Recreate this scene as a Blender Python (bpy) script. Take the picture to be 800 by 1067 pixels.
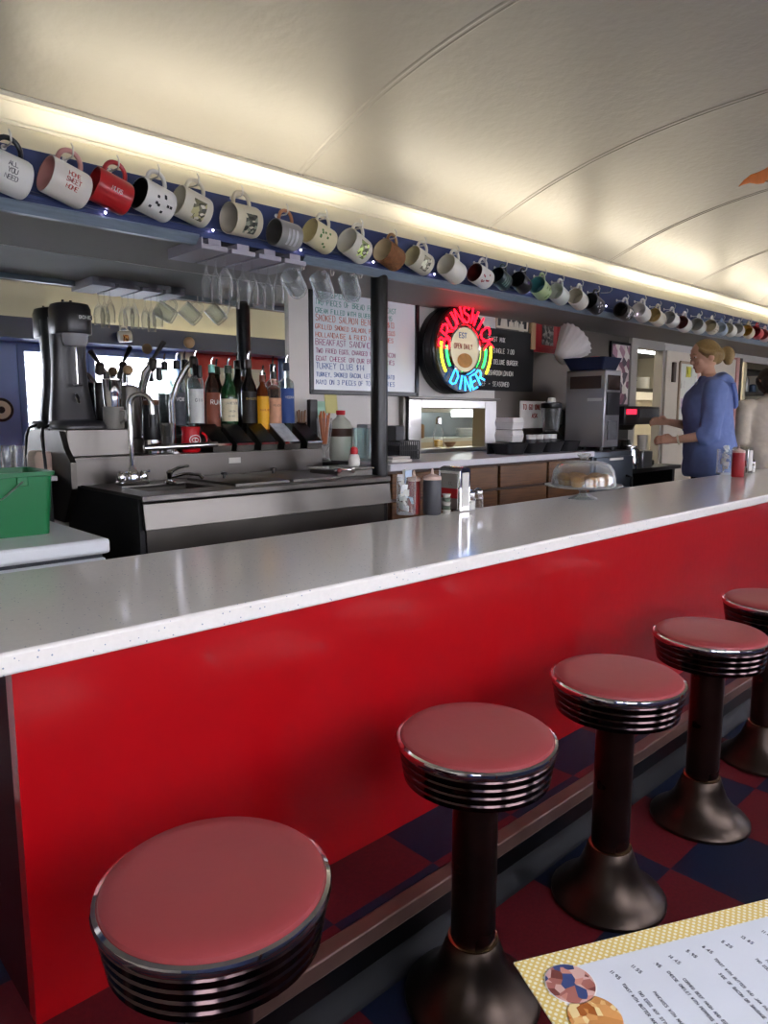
import bpy, math, random
from mathutils import Vector, Matrix
random.seed(7)
PI = math.pi
for o in list(bpy.data.objects): bpy.data.objects.remove(o)
scene = bpy.context.scene
COL = scene.collection

# ---------------------------------------------------------------- camera
FPX = 746.0; CX, CY = 400.0, 533.5
PITCH = math.atan(101/FPX); YAW = math.radians(46.7)
EYE = Vector((0, 0, 1.22))
cam_d = bpy.data.cameras.new('camera'); cam = bpy.data.objects.new('camera', cam_d); COL.objects.link(cam)
cam_d.sensor_fit = 'HORIZONTAL'; cam_d.sensor_width = 36; cam_d.lens = FPX/800*36
cam_d.clip_start = .02; cam_d.clip_end = 200
cam.location = EYE; cam.rotation_euler = (PI/2-PITCH, 0, YAW-PI/2)
scene.camera = cam

# ---------------------------------------------------------------- world, daylight, exposure
scene.view_settings.view_transform = 'Standard'; scene.view_settings.look = 'None'
scene.view_settings.gamma = 1; scene.view_settings.use_curve_mapping = False
scene.view_settings.exposure = 0.82
W = bpy.data.worlds.new('world'); scene.world = W; W.use_nodes = True
nt = W.node_tree; bg = nt.nodes['Background']
tc = nt.nodes.new('ShaderNodeTexCoord'); sx = nt.nodes.new('ShaderNodeSeparateXYZ'); cr = nt.nodes.new('ShaderNodeValToRGB')
nt.links.new(tc.outputs['Generated'], sx.inputs[0]); nt.links.new(sx.outputs['Z'], cr.inputs[0]); nt.links.new(cr.outputs[0], bg.inputs['Color'])
cr.color_ramp.elements[0].color = (1, .975, .94, 1); cr.color_ramp.elements[1].color = (.92, .95, 1, 1)
bg.inputs['Strength'].default_value = 21.0
WINDOWS = [(-1.35, -.45), (-.25, .65), (.85, 1.75), (2.10, 2.56), (2.72, 3.62), (4.9, 5.8), (6.0, 6.9), (7.1, 8.0), (8.2, 9.1)]
def portal(x0, x1, z0, z1, y):
    l = bpy.data.lights.new('daylight_portal', 'AREA'); l.shape = 'RECTANGLE'; l.size = x1-x0; l.size_y = z1-z0
    l.cycles.is_portal = True
    o = bpy.data.objects.new('daylight_portal', l); COL.objects.link(o)
    o.location = ((x0+x1)/2, y, (z0+z1)/2); o.rotation_euler = (PI/2, 0, PI)   # faces +y, into the room
for a, b in WINDOWS: portal(a, b, .98, 1.80, -.86)

# ---------------------------------------------------------------- helpers
def ray(u, v):
    vd = Vector((math.cos(YAW)*math.cos(PITCH), math.sin(YAW)*math.cos(PITCH), -math.sin(PITCH)))
    rt = Vector((math.sin(YAW), -math.cos(YAW), 0)); up = rt.cross(vd)
    return vd*FPX + rt*(u-CX) - up*(v-CY)
def PY(u, v, y):            # point of the place seen at (u,v), lying at depth y
    d = ray(u, v); return EYE + d*(y/d.y)
def PZ(u, v, z):            # point lying at height z
    d = ray(u, v); return EYE + d*((z-EYE.z)/d.z)

def lin(c):
    if isinstance(c, str):
        c = c.lstrip('#'); c = [int(c[i:i+2], 16)/255 for i in (0, 2, 4)]
        c = [x/12.92 if x <= .04045 else ((x+.055)/1.055)**2.4 for x in c]
    return (c[0], c[1], c[2], 1)
MATS = {}
def mat(name, c, r=.5, m=0, var=.08, scale=9, bump=0, bscale=60, coat=0, em=0, trans=0, spec=.5, rvar=0, stretch=None, ior=1.45):
    if name in MATS: return MATS[name]
    M = bpy.data.materials.new(name); M.use_nodes = True; n = M.node_tree; p = n.nodes['Principled BSDF']
    c = lin(c)
    t = n.nodes.new('ShaderNodeTexCoord'); no = n.nodes.new('ShaderNodeTexNoise'); no.inputs['Scale'].default_value = scale; no.inputs['Detail'].default_value = 3
    src = t.outputs['Object']
    if stretch:
        mp = n.nodes.new('ShaderNodeMapping'); mp.inputs['Scale'].default_value = stretch; n.links.new(src, mp.inputs[0]); src = mp.outputs[0]
    n.links.new(src, no.inputs['Vector'])
    mx = n.nodes.new('ShaderNodeMix'); mx.data_type = 'RGBA'
    mx.inputs[6].default_value = tuple(x*(1-var) for x in c[:3])+(1,); mx.inputs[7].default_value = tuple(min(1, x*(1+var)) for x in c[:3])+(1,)
    n.links.new(no.outputs['Fac'], mx.inputs[0]); n.links.new(mx.outputs[2], p.inputs['Base Color'])
    p.inputs['Roughness'].default_value = r; p.inputs['Metallic'].default_value = m
    p.inputs['Specular IOR Level'].default_value = spec; p.inputs['IOR'].default_value = ior
    p.inputs['Coat Weight'].default_value = coat; p.inputs['Coat Roughness'].default_value = .08
    p.inputs['Transmission Weight'].default_value = trans
    if rvar:
        mr = n.nodes.new('ShaderNodeMapRange'); mr.inputs[3].default_value = max(0, r-rvar); mr.inputs[4].default_value = r+rvar
        n.links.new(no.outputs['Fac'], mr.inputs[0]); n.links.new(mr.outputs[0], p.inputs['Roughness'])
    if em:
        n.links.new(mx.outputs[2], p.inputs['Emission Color']); p.inputs['Emission Strength'].default_value = em
    if bump:
        b2 = n.nodes.new('ShaderNodeTexNoise'); b2.inputs['Scale'].default_value = bscale; b2.inputs['Detail'].default_value = 2
        n.links.new(src, b2.inputs['Vector']); bp = n.nodes.new('ShaderNodeBump'); bp.inputs['Strength'].default_value = bump; bp.inputs['Distance'].default_value = .01
        n.links.new(b2.outputs['Fac'], bp.inputs['Height']); n.links.new(bp.outputs[0], p.inputs['Normal'])
    MATS[name] = M; return M
def thin_glass(name, tint='#fcfdfd', edge=.5, rough=.02):
    if name in MATS: return MATS[name]
    M = bpy.data.materials.new(name); M.use_nodes = True; n = M.node_tree; n.nodes.clear()
    out = n.nodes.new('ShaderNodeOutputMaterial'); tr = n.nodes.new('ShaderNodeBsdfTransparent'); gl = n.nodes.new('ShaderNodeBsdfGlossy')
    no = n.nodes.new('ShaderNodeTexNoise'); no.inputs['Scale'].default_value = 20
    mxc = n.nodes.new('ShaderNodeMix'); mxc.data_type = 'RGBA'; mxc.inputs[6].default_value = lin(tint); mxc.inputs[7].default_value = tuple(x*.985 for x in lin(tint)[:3])+(1,)
    n.links.new(no.outputs['Fac'], mxc.inputs[0]); n.links.new(mxc.outputs[2], tr.inputs['Color'])
    gl.inputs['Roughness'].default_value = rough; gl.inputs['Color'].default_value = (.95, .95, .95, 1)
    lw = n.nodes.new('ShaderNodeLayerWeight'); lw.inputs['Blend'].default_value = .1 if edge < .3 else .5
    ms = n.nodes.new('ShaderNodeMixShader'); pw = n.nodes.new('ShaderNodeMath'); pw.operation = 'POWER'; pw.inputs[1].default_value = 1.0 if edge < .3 else 3.6-3*edge
    sc_ = n.nodes.new('ShaderNodeMapRange'); sc_.inputs[3].default_value = .03; sc_.inputs[4].default_value = .62
    n.links.new(lw.outputs['Fresnel' if edge < .3 else 'Facing'], pw.inputs[0]); n.links.new(pw.outputs[0], sc_.inputs[0]); n.links.new(sc_.outputs[0], ms.inputs[0])
    n.links.new(tr.outputs[0], ms.inputs[1]); n.links.new(gl.outputs[0], ms.inputs[2])
    if edge >= .3:                          # diffuse white towards the rims paints in bright outlines of reflected windows
        df = n.nodes.new('ShaderNodeBsdfDiffuse'); df.inputs['Color'].default_value = (.92, .94, .95, 1)
        m2 = n.nodes.new('ShaderNodeMixShader'); h = n.nodes.new('ShaderNodeMapRange'); h.inputs[3].default_value = .02; h.inputs[4].default_value = .50
        n.links.new(pw.outputs[0], h.inputs[0]); n.links.new(h.outputs[0], m2.inputs[0]); n.links.new(ms.outputs[0], m2.inputs[1]); n.links.new(df.outputs[0], m2.inputs[2]); ms = m2
    n.links.new(ms.outputs[0], out.inputs[0])
    MATS[name] = M; return M

def cells(name, cols, sc_, r=.35):           # irregular patches of colour: printed photographs
    M = bpy.data.materials.new(name); M.use_nodes = True; n = M.node_tree; p = n.nodes['Principled BSDF']
    t_ = n.nodes.new('ShaderNodeTexCoord'); no = n.nodes.new('ShaderNodeTexVoronoi'); no.inputs['Scale'].default_value = sc_; n.links.new(t_.outputs['Object'], no.inputs['Vector'])
    s_ = n.nodes.new('ShaderNodeSeparateColor'); n.links.new(no.outputs['Color'], s_.inputs[0]); r_ = n.nodes.new('ShaderNodeValToRGB'); r_.color_ramp.interpolation = 'CONSTANT'
    el = r_.color_ramp.elements; el[0].color = lin(cols[0]); el[1].position = .78; el[1].color = lin(cols[-1])
    for k, c in enumerate(cols[1:-1]): q = el.new((k+1)*.78/(len(cols)-1)); q.color = lin(c)
    n.links.new(s_.outputs[0], r_.inputs[0]); n.links.new(r_.outputs[0], p.inputs['Base Color']); p.inputs['Roughness'].default_value = r; return M
def frame_from(d):
    d = d.normalized(); a = Vector((0, 0, 1)) if abs(d.z) < .95 else Vector((1, 0, 0))
    x = a.cross(d).normalized(); return x, d.cross(x)
class B:
    def __init__(s): s.v = []; s.f = []; s.m = []; s.k = 0
    def add(s, vs, fs):
        o = len(s.v); s.v += [Vector(v) for v in vs]; s.f += [[i+o for i in f] for f in fs]; s.m += [s.k]*len(fs); return s
    def use(s, k): s.k = k; return s
    def box(s, x0, x1, y0, y1, z0, z1):
        vs = [(x, y, z) for x in (x0, x1) for y in (y0, y1) for z in (z0, z1)]
        return s.add(vs, [(0, 1, 3, 2), (4, 6, 7, 5), (0, 4, 5, 1), (2, 3, 7, 6), (0, 2, 6, 4), (1, 5, 7, 3)])
    def obox(s, c, size, M=None):
        a, b, d = [q/2 for q in size]; o = len(s.v); s.box(-a, a, -b, b, -d, d)
        M = M or Matrix.Identity(3)
        for i in range(o, len(s.v)): s.v[i] = M @ s.v[i] + Vector(c)
        return s
    def loft(s, rings, cap0=True, cap1=True, closed=True):
        n = len(rings[0]); vs = [p for r in rings for p in r]; fs = []
        for i in range(len(rings)-1):
            for j in range(n if closed else n-1):
                a = i*n+j; b = i*n+(j+1) % n; fs.append((a, b, b+n, a+n))
        if cap0: fs.append(tuple(range(n))[::-1])
        if cap1: fs.append(tuple((len(rings)-1)*n+j for j in range(n)))
        return s.add(vs, fs)
    def lathe(s, prof, c=(0, 0, 0), M=None, seg=28, sx=1, sy=1):
        M = M or Matrix.Identity(3); c = Vector(c); rings = []
        for r, z in prof:
            r = max(r, .0004)
            rings.append([c + M @ Vector((r*sx*math.cos(2*PI*j/seg), r*sy*math.sin(2*PI*j/seg), z)) for j in range(seg)])
        return s.loft(rings)
    def cyl(s, c, r, z0, z1, seg=24, M=None): return s.lathe([(r, z0), (r, z1)], c, M, seg)
    def tube(s, pts, r, seg=8, closed=False):
        pts = [Vector(p) for p in pts]; n = len(pts); rings = []; pu = None
        for i, p in enumerate(pts):
            if closed: d = pts[(i+1) % n]-pts[i-1]
            else: d = pts[min(i+1, n-1)]-pts[max(i-1, 0)]
            if d.length < 1e-9: d = Vector((0, 0, 1))
            d.normalize()
            if pu is None: x, y = frame_from(d)
            else:
                x = pu - d*pu.dot(d)
                if x.length < 1e-5: x, _ = frame_from(d)
                x.normalize(); y = d.cross(x)
            pu = x; rr = r[i] if isinstance(r, (list, tuple)) else r
            rings.append([p + x*(rr*math.cos(2*PI*j/seg)) + y*(rr*math.sin(2*PI*j/seg)) for j in range(seg)])
        if closed: rings.append(rings[0]); return s.loft(rings, False, False)
        return s.loft(rings)
    def prism(s, poly, h, M=None, c=(0, 0, 0)):          # poly in local xy, extruded 0..h along local z
        M = M or Matrix.Identity(3); c = Vector(c)
        return s.loft([[c + M @ Vector((x, y, 0)) for x, y in poly], [c + M @ Vector((x, y, h)) for x, y in poly]])
    def ell(s, c, r, seg=20, rings=12, M=None):
        M = M or Matrix.Identity(3); c = Vector(c); R = []
        for i in range(rings+1):
            t = PI*i/rings; q = max(math.sin(t), .002)
            R.append([c + M @ Vector((r[0]*q*math.cos(2*PI*j/seg), r[1]*q*math.sin(2*PI*j/seg), -r[2]*math.cos(t))) for j in range(seg)])
        return s.loft(R)
    def xf(s, M, start=0):
        for i in range(start, len(s.v)): s.v[i] = M @ s.v[i]
        return s
    def build(s, name, m, parent=None, bevel=0, sharp=35, world=True, loc=None, flat=False, remesh=0, smooth=0, solid=0, sub=0):
        vs = s.v
        if parent is not None and world:
            off = Vector(parent.location)
            if parent.parent is not None: off = off + Vector(parent.parent.location)
            vs = [v-off for v in vs]
        elif parent is None:
            if loc is None:
                xs = [v.x for v in vs]; ys = [v.y for v in vs]; zs = [v.z for v in vs]
                loc = Vector(((min(xs)+max(xs))/2, (min(ys)+max(ys))/2, min(zs)))
            vs = [v-Vector(loc) for v in vs]
        me = bpy.data.meshes.new(name); me.from_pydata([tuple(v) for v in vs], [], s.f)
        for q in (m if isinstance(m, (list, tuple)) else [m]): me.materials.append(q)
        me.polygons.foreach_set('material_index', s.m)
        me.polygons.foreach_set('use_smooth', [not flat]*len(me.polygons)); me.update()
        import bmesh
        bm = bmesh.new(); bm.from_mesh(me); bmesh.ops.recalc_face_normals(bm, faces=bm.faces); bm.to_mesh(me); bm.free()
        if not flat: me.set_sharp_from_angle(angle=math.radians(sharp))
        o = bpy.data.objects.new(name, me); COL.objects.link(o)
        if parent is not None: o.parent = parent
        elif loc is not None: o.location = loc
        if remesh:
            md = o.modifiers.new('skin', 'REMESH'); md.mode = 'VOXEL'; md.voxel_size = remesh; md.use_smooth_shade = True
        if smooth:
            md = o.modifiers.new('smooth', 'SMOOTH'); md.iterations = smooth; md.factor = .5
        if bevel:
            md = o.modifiers.new('bevel', 'BEVEL'); md.width = bevel; md.segments = 2; md.limit_method = 'ANGLE'; md.angle_limit = math.radians(40)
        if solid:
            md = o.modifiers.new('solid', 'SOLIDIFY'); md.thickness = solid
        return o
def tag(o, label, cat, group=None, kind=None):
    o['label'] = label; o['category'] = cat
    if group: o['group'] = group
    if kind: o['kind'] = kind
    return o
def struct(o, label=None):
    o['kind'] = 'structure'
    if label: o['label'] = label
    return o
def thing(name, label, cat, loc=(0, 0, 0), rz=0, group=None):
    o = bpy.data.objects.new(name, None); COL.objects.link(o); o.empty_display_size = .05
    o.location = loc; o.rotation_euler = (0, 0, rz); return tag(o, label, cat, group)
def dup(root, loc, label, rz=None, group=None):
    r = root.copy(); COL.objects.link(r); r.location = loc; r['label'] = label
    if rz is not None: r.rotation_euler = (0, 0, rz)
    if group: r['group'] = group
    for ch in list(root.children):
        c = ch.copy(); COL.objects.link(c); c.parent = r
        for g in list(ch.children):
            d = g.copy(); COL.objects.link(d); d.parent = c
    return r
RX = lambda a: Matrix.Rotation(a, 3, 'X')
RY = lambda a: Matrix.Rotation(a, 3, 'Y')
RZ = lambda a: Matrix.Rotation(a, 3, 'Z')
def arc(c, r, a0, a1, n, ax='xz'):
    out = []
    for i in range(n+1):
        a = a0+(a1-a0)*i/n; p = [0, 0, 0]; p['xyz'.index(ax[0])] = r*math.cos(a); p['xyz'.index(ax[1])] = r*math.sin(a)
        out.append(Vector(c)+Vector(p))
    return out

# single-stroke lettering on a 4 x 6 grid
SF = {'A': [[(0,0),(2,6),(4,0)],[(.8,2.2),(3.2,2.2)]], 'B': [[(0,0),(0,6),(2.6,6),(3.6,5.2),(3.4,3.8),(2.4,3.2),(0,3.2)],[(2.4,3.2),(3.9,2.4),(3.9,.9),(2.8,0),(0,0)]],
 'C': [[(4,5),(3,6),(1,6),(0,4.6),(0,1.4),(1,0),(3,0),(4,1)]], 'D': [[(0,0),(0,6),(2.2,6),(3.8,4.6),(3.8,1.4),(2.2,0),(0,0)]], 'E': [[(3.6,6),(0,6),(0,0),(3.6,0)],[(0,3.1),(3,3.1)]],
 'F': [[(3.6,6),(0,6),(0,0)],[(0,3.1),(3,3.1)]], 'G': [[(4,5),(3,6),(1,6),(0,4.6),(0,1.4),(1,0),(3,0),(4,1.2),(4,2.8),(2.4,2.8)]], 'H': [[(0,0),(0,6)],[(4,0),(4,6)],[(0,3),(4,3)]],
 'I': [[(2,0),(2,6)]], 'J': [[(3.4,6),(3.4,1.4),(2.4,0),(1,0),(0,1.2)]], 'K': [[(0,0),(0,6)],[(3.8,6),(0,2.6)],[(1.2,3.6),(4,0)]], 'L': [[(0,6),(0,0),(3.6,0)]],
 'M': [[(0,0),(.3,6),(2,2),(3.7,6),(4,0)]], 'N': [[(0,0),(0,6),(4,0),(4,6)]], 'O': [[(1.2,0),(0,1.4),(0,4.6),(1.2,6),(2.8,6),(4,4.6),(4,1.4),(2.8,0),(1.2,0)]],
 'P': [[(0,0),(0,6),(2.8,6),(3.9,5),(3.7,3.6),(2.6,2.8),(0,2.8)]], 'Q': [[(1.2,0),(0,1.4),(0,4.6),(1.2,6),(2.8,6),(4,4.6),(4,1.4),(2.8,0),(1.2,0)],[(2.6,1.6),(4.2,-.4)]],
 'R': [[(0,0),(0,6),(2.8,6),(3.9,5),(3.7,3.6),(2.6,2.9),(0,2.9)],[(1.8,2.9),(4,0)]], 'S': [[(3.8,5),(2.8,6),(1.2,6),(.2,5),(.4,3.7),(3.5,2.5),(3.9,1.1),(2.8,0),(1.2,0),(0,1)]],
 'T': [[(0,6),(4,6)],[(2,6),(2,0)]], 'U': [[(0,6),(0,1.4),(1.2,0),(2.8,0),(4,1.4),(4,6)]], 'V': [[(0,6),(2,0),(4,6)]], 'W': [[(0,6),(.9,0),(2,4),(3.1,0),(4,6)]],
 'X': [[(0,0),(4,6)],[(0,6),(4,0)]], 'Y': [[(0,6),(2,3),(4,6)],[(2,3),(2,0)]], 'Z': [[(0,6),(4,6),(0,0),(4,0)]],
 '0': [[(1.2,0),(0,1.4),(0,4.6),(1.2,6),(2.8,6),(4,4.6),(4,1.4),(2.8,0),(1.2,0)]], '1': [[(1,5),(2,6),(2,0)]], '2': [[(0,5),(1.2,6),(3,6),(4,4.6),(0,0),(4,0)]],
 '3': [[(0,5.4),(1.5,6),(3.4,5.4),(3.2,3.6),(1.6,3.1),(3.6,2.6),(3.8,.9),(2.2,0),(0,.7)]], '4': [[(3,0),(3,6),(0,1.8),(4,1.8)]], '5': [[(3.6,6),(.4,6),(.2,3.4),(2.4,3.8),(3.8,2.4),(3.2,.6),(1.6,0),(0,.6)]],
 '7': [[(0,6),(4,6),(1.4,0)]], '8': [[(2,3.2),(.5,4.5),(2,6),(3.5,4.5),(2,3.2),(.1,1.6),(2,0),(3.9,1.6),(2,3.2)]], '9': [[(3.8,3.4),(1.6,2.8),(.2,4.4),(1.6,6),(3.4,5.6),(3.8,3.4),(3,0)]],
 '.': [[(1.8,0),(2.2,.3)]], ',': [[(2,.4),(1.5,-1)]], '-': [[(.6,3),(3.4,3)]], '$': [[(3.6,5),(1,5.2),(.4,3.8),(3.6,2.4),(3.2,.9),(.2,1)],[(2,6.4),(2,-.4)]], '&': [[(4,0),(.8,4.6),(1.6,6),(2.8,5),(.2,1.6),(1.2,0),(3.8,2.2)]], ' ': [], '/': [[(0,0),(4,6)]], '+': [[(2,1),(2,5)],[(0,3),(4,3)]]}
def write(b, text, o, ux, uz, h, r, wide=.62, gap=.2, jit=0, seg=4):
    """strokes of text as thin tubes, from point o along ux with height h along uz; returns width"""
    o = Vector(o); ux = Vector(ux).normalized(); uz = Vector(uz).normalized(); x = 0; rnd = random.Random(text)
    for ch in text.upper():
        jx, jz, js = rnd.uniform(-jit, jit)*h, rnd.uniform(-jit, jit)*h, 1+rnd.uniform(-jit, jit)
        for pl in SF.get(ch, []):
            b.tube([o + ux*(x+jx+p[0]/4*wide*h*js) + uz*(jz+p[1]/6*h*js) for p in pl], r, seg)
        x += (wide*(.45 if ch in 'I1.,' else 1)+gap)*h
    return x
# ---------------------------------------------------------------- materials used widely
red_paint = mat('glossy_red_paint', '#a8030d', .32, var=.1, scale=4, bump=.06, bscale=30, coat=.3)
quartz = mat('white_speckled_quartz', '#eae6de', .13, var=.06, scale=90, spec=.6)
steel = mat('brushed_stainless_steel', '#6f6b66', .36, 1, var=.06, scale=5, stretch=(.6, 6, 6), rvar=.05)
dsteel = mat('dull_steel', '#55514c', .40, 1, var=.15, scale=10, rvar=.1)
chrome = mat('polished_chrome', '#d8d8da', .07, 1, var=.04)
black = mat('black_plastic', '#0c0c0d', .35, var=.2)
blackpaint = mat('black_gloss_paint', '#0b0c0f', .28, var=.2, bump=.05)
blue = mat('navy_blue_paint', '#3a456c', .3, var=.12, scale=5, bump=.06, bscale=25)
lblue = mat('blue_lip_with_reflection', '#7a8794', .3, var=.25, scale=14, stretch=(1, 8, 8))  # blue lightened so the lip carries the counter's reflection in its colour
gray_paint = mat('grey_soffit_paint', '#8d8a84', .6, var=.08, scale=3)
cream = mat('cream_paint', '#e9e2cc', .45, var=.04, scale=4)
white = mat('white_plastic', '#e6e4df', .4, var=.03)
wallw = mat('pale_grey_wall_panel', '#cfcbc5', .4, var=.05, scale=3)
def speckle(M):
    n = M.node_tree; p = n.nodes['Principled BSDF']; old = p.inputs['Base Color'].links[0].from_socket
    t = n.nodes.new('ShaderNodeTexCoord'); v = n.nodes.new('ShaderNodeTexVoronoi'); v.inputs['Scale'].default_value = 70; n.links.new(t.outputs['Object'], v.inputs['Vector'])
    g = n.nodes.new('ShaderNodeMath'); g.operation = 'LESS_THAN'; g.inputs[1].default_value = .11; n.links.new(v.outputs['Distance'], g.inputs[0])
    mx = n.nodes.new('ShaderNodeMix'); mx.data_type = 'RGBA'; n.links.new(g.outputs[0], mx.inputs[0]); n.links.new(old, mx.inputs[6]); mx.inputs[7].default_value = lin('#8c98a8'); n.links.new(mx.outputs[2], p.inputs['Base Color'])
speckle(quartz)
glass = thin_glass('clear_glass', edge=.45)
pane = thin_glass('window_glass', edge=.1)
wood = mat('brown_cabinet_wood', '#64401f', .42, var=.9, scale=5, stretch=(1.2, 2, 24), bump=.05)
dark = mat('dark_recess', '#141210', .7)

# ---------------------------------------------------------------- floor and step
def tiles():
    M = bpy.data.materials.new('red_blue_checker_tile'); M.use_nodes = True; n = M.node_tree; p = n.nodes['Principled BSDF']
    t = n.nodes.new('ShaderNodeTexCoord'); mp = n.nodes.new('ShaderNodeMapping'); s = .3075
    mp.inputs['Location'].default_value = (-1.796/s, -.7735/s, .5); mp.inputs['Scale'].default_value = (1/s, 1/s, 0)
    n.links.new(t.outputs['Object'], mp.inputs[0])
    ck = n.nodes.new('ShaderNodeTexChecker'); ck.inputs['Scale'].default_value = 1.0
    ck.inputs['Color1'].default_value = lin('#111a30'); ck.inputs['Color2'].default_value = lin('#59131a'); n.links.new(mp.outputs[0], ck.inputs[0])
    no = n.nodes.new('ShaderNodeTexNoise'); no.inputs['Scale'].default_value = 110; no.inputs['Detail'].default_value = 4; n.links.new(t.outputs['Object'], no.inputs['Vector'])
    mr = n.nodes.new('ShaderNodeMapRange'); mr.inputs[3].default_value = .55; mr.inputs[4].default_value = 1.35; n.links.new(no.outputs['Fac'], mr.inputs[0])
    mx = n.nodes.new('ShaderNodeMix'); mx.data_type = 'RGBA'; mx.blend_type = 'MULTIPLY'; mx.inputs[0].default_value = 1
    n.links.new(ck.outputs['Color'], mx.inputs[6]); n.links.new(mr.outputs[0], mx.inputs[7]); n.links.new(mx.outputs[2], p.inputs['Base Color'])
    p.inputs['Roughness'].default_value = .5; p.inputs['Specular IOR Level'].default_value = .3
    return M
tilem = tiles()
X0, X1, YF, YM = -2.0, 10.6, -.75, 3.09
struct(B().box(X0, X1, YF-.15, 5.4, -.1, 0).build('floor', tilem, loc=(0, 0, 0)))
PL = .15
struct(B().box(X0, X1, 1.035, 5.3, 0.0, PL).build('floor_step', tilem, loc=(0, 0, 0)))
b = B().box(X0, X1, 1.015, 1.055, PL-.035, PL+.004)
struct(b.build('trim_1', mat('worn_brown_metal_nosing', '#6b5148', .4, .4, var=.3, scale=14), bevel=.004), 'worn brown metal nosing on the step edge')
b = B().loft([[(x, 1.035, .001), (x, 1.0, .001), (x, 1.003, .012), (x, 1.02, .03), (x, 1.034, .075), (x, 1.036, .09)] for x in (X0, X1)])
struct(b.build('trim_2', mat('black_rubber_cove', '#101114', .5)))
struct(B().box(X0, X1, 1.028, 1.036, .0, PL-.03).build('trim_3', mat('black_riser', '#08080a', .35)))

# ---------------------------------------------------------------- back wall with openings
WT = YM+.05; ZT = 2.40
b = B()
PX0, PX1, PZ0, PZ1 = 3.17, 3.80, 1.005, 1.275           # pass-through
DX0, DX1, DZ1 = 5.86, 6.36, 1.80                       # doorway
KX0, KX1, KZ1 = 8.15, 10.3, 1.80                      # opening with shelves
for x0, x1, z0, z1 in [(X0, PX0, PL, ZT), (PX0, PX1, PL, PZ0), (PX0, PX1, PZ1, ZT), (PX1, DX0, PL, ZT), (DX0, DX1, DZ1, ZT), (DX1, KX0, PL, ZT), (KX0, KX1, KZ1, ZT), (KX1, X1, PL, ZT)]:
    b.box(x0, x1, YM, WT, z0, z1)
def wallmat():
    M = mat('back_wall_panel', '#cdc9c3', .38, var=.06, scale=3, spec=.5)
    n = M.node_tree; p = n.nodes['Principled BSDF']
    t = n.nodes['Texture Coordinate']; s = n.nodes.new('ShaderNodeSeparateXYZ'); n.links.new(t.outputs['Object'], s.inputs[0])
    # brushed metal sheet from the neon sign to the doorway, painted panel elsewhere; cream above the soffit
    g1 = n.nodes.new('ShaderNodeMath'); g1.operation = 'GREATER_THAN'; g1.inputs[1].default_value = 3.95; n.links.new(s.outputs['X'], g1.inputs[0])
    g2 = n.nodes.new('ShaderNodeMath'); g2.operation = 'LESS_THAN'; g2.inputs[1].default_value = 5.80; n.links.new(s.outputs['X'], g2.inputs[0])
    g3 = n.nodes.new('ShaderNodeMath'); g3.operation = 'LESS_THAN'; g3.inputs[1].default_value = 1.9; n.links.new(s.outputs['Z'], g3.inputs[0])
    a = n.nodes.new('ShaderNodeMath'); a.operation = 'MULTIPLY'; n.links.new(g1.outputs[0], a.inputs[0]); n.links.new(g2.outputs[0], a.inputs[1])
    a2 = n.nodes.new('ShaderNodeMath'); a2.operation = 'MULTIPLY'; n.links.new(a.outputs[0], a2.inputs[0]); n.links.new(g3.outputs[0], a2.inputs[1])
    n.links.new(a2.outputs[0], p.inputs['Metallic'])
    old = p.inputs['Base Color'].links[0].from_socket; mx = n.nodes.new('ShaderNodeMix'); mx.data_type = 'RGBA'; n.links.new(a2.outputs[0], mx.inputs[0])
    n.links.new(old, mx.inputs[6]); mx.inputs[7].default_value = lin('#6d6660'); n.links.new(mx.outputs[2], p.inputs['Base Color'])
    return M
struct(b.build('wall_back', wallmat(), loc=(0, 0, 0)))
struct(B().box(X0, X1, YM-.012, YM, 1.98, ZT).build('wall_back_upper', mat('cream_upper_wall', '#d8cfb2', .5, var=.04, scale=4)))
# cove moulding
b = B().loft([[(x, 3.085, 2.312), (x, 3.068, 2.314), (x, 3.066, 2.324), (x, 3.074, 2.328), (x, 3.058, 2.345), (x, 3.040, 2.368), (x, 3.032, 2.380), (x, 3.022, 2.380), (x, 3.016, 2.390), (x, 3.020, 2.400), (x, 3.030, 2.402), (x, 3.030, 2.43), (x, 3.085, 2.44)] for x in (X0, X1)])
struct(b.build('trim_4', cream), 'cream cove moulding above the beam')
# vault
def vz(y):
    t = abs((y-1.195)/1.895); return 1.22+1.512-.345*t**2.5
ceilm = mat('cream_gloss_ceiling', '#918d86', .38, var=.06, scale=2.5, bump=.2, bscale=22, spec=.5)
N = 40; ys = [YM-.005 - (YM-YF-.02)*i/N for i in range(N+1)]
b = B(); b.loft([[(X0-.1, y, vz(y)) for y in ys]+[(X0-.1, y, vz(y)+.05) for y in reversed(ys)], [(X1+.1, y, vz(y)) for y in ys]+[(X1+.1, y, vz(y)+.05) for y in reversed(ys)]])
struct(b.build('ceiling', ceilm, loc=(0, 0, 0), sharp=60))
for i, x in enumerate((.77, 2.27, 3.77, 5.27, 6.77, 8.27)):
    b = B()
    for dx, w in ((0, .012), (.028, .007)):
        b.loft([[(x+dx-w, y, vz(y)+.002), (x+dx-w*.5, y, vz(y)-.004), (x+dx+w*.5, y, vz(y)-.004), (x+dx+w, y, vz(y)+.002)] for y in ys])
    struct(b.build('trim_%d' % (5+i), ceilm, sharp=60), 'ceiling panel seam')
# end walls
struct(B().box(X0-.1, X0, YF-.1, 5.4, 0, 2.8).build('wall_left', cream))
struct(B().box(X1, X1+.1, YF-.1, 5.4, 0, 2.8).build('wall_right', cream))

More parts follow.
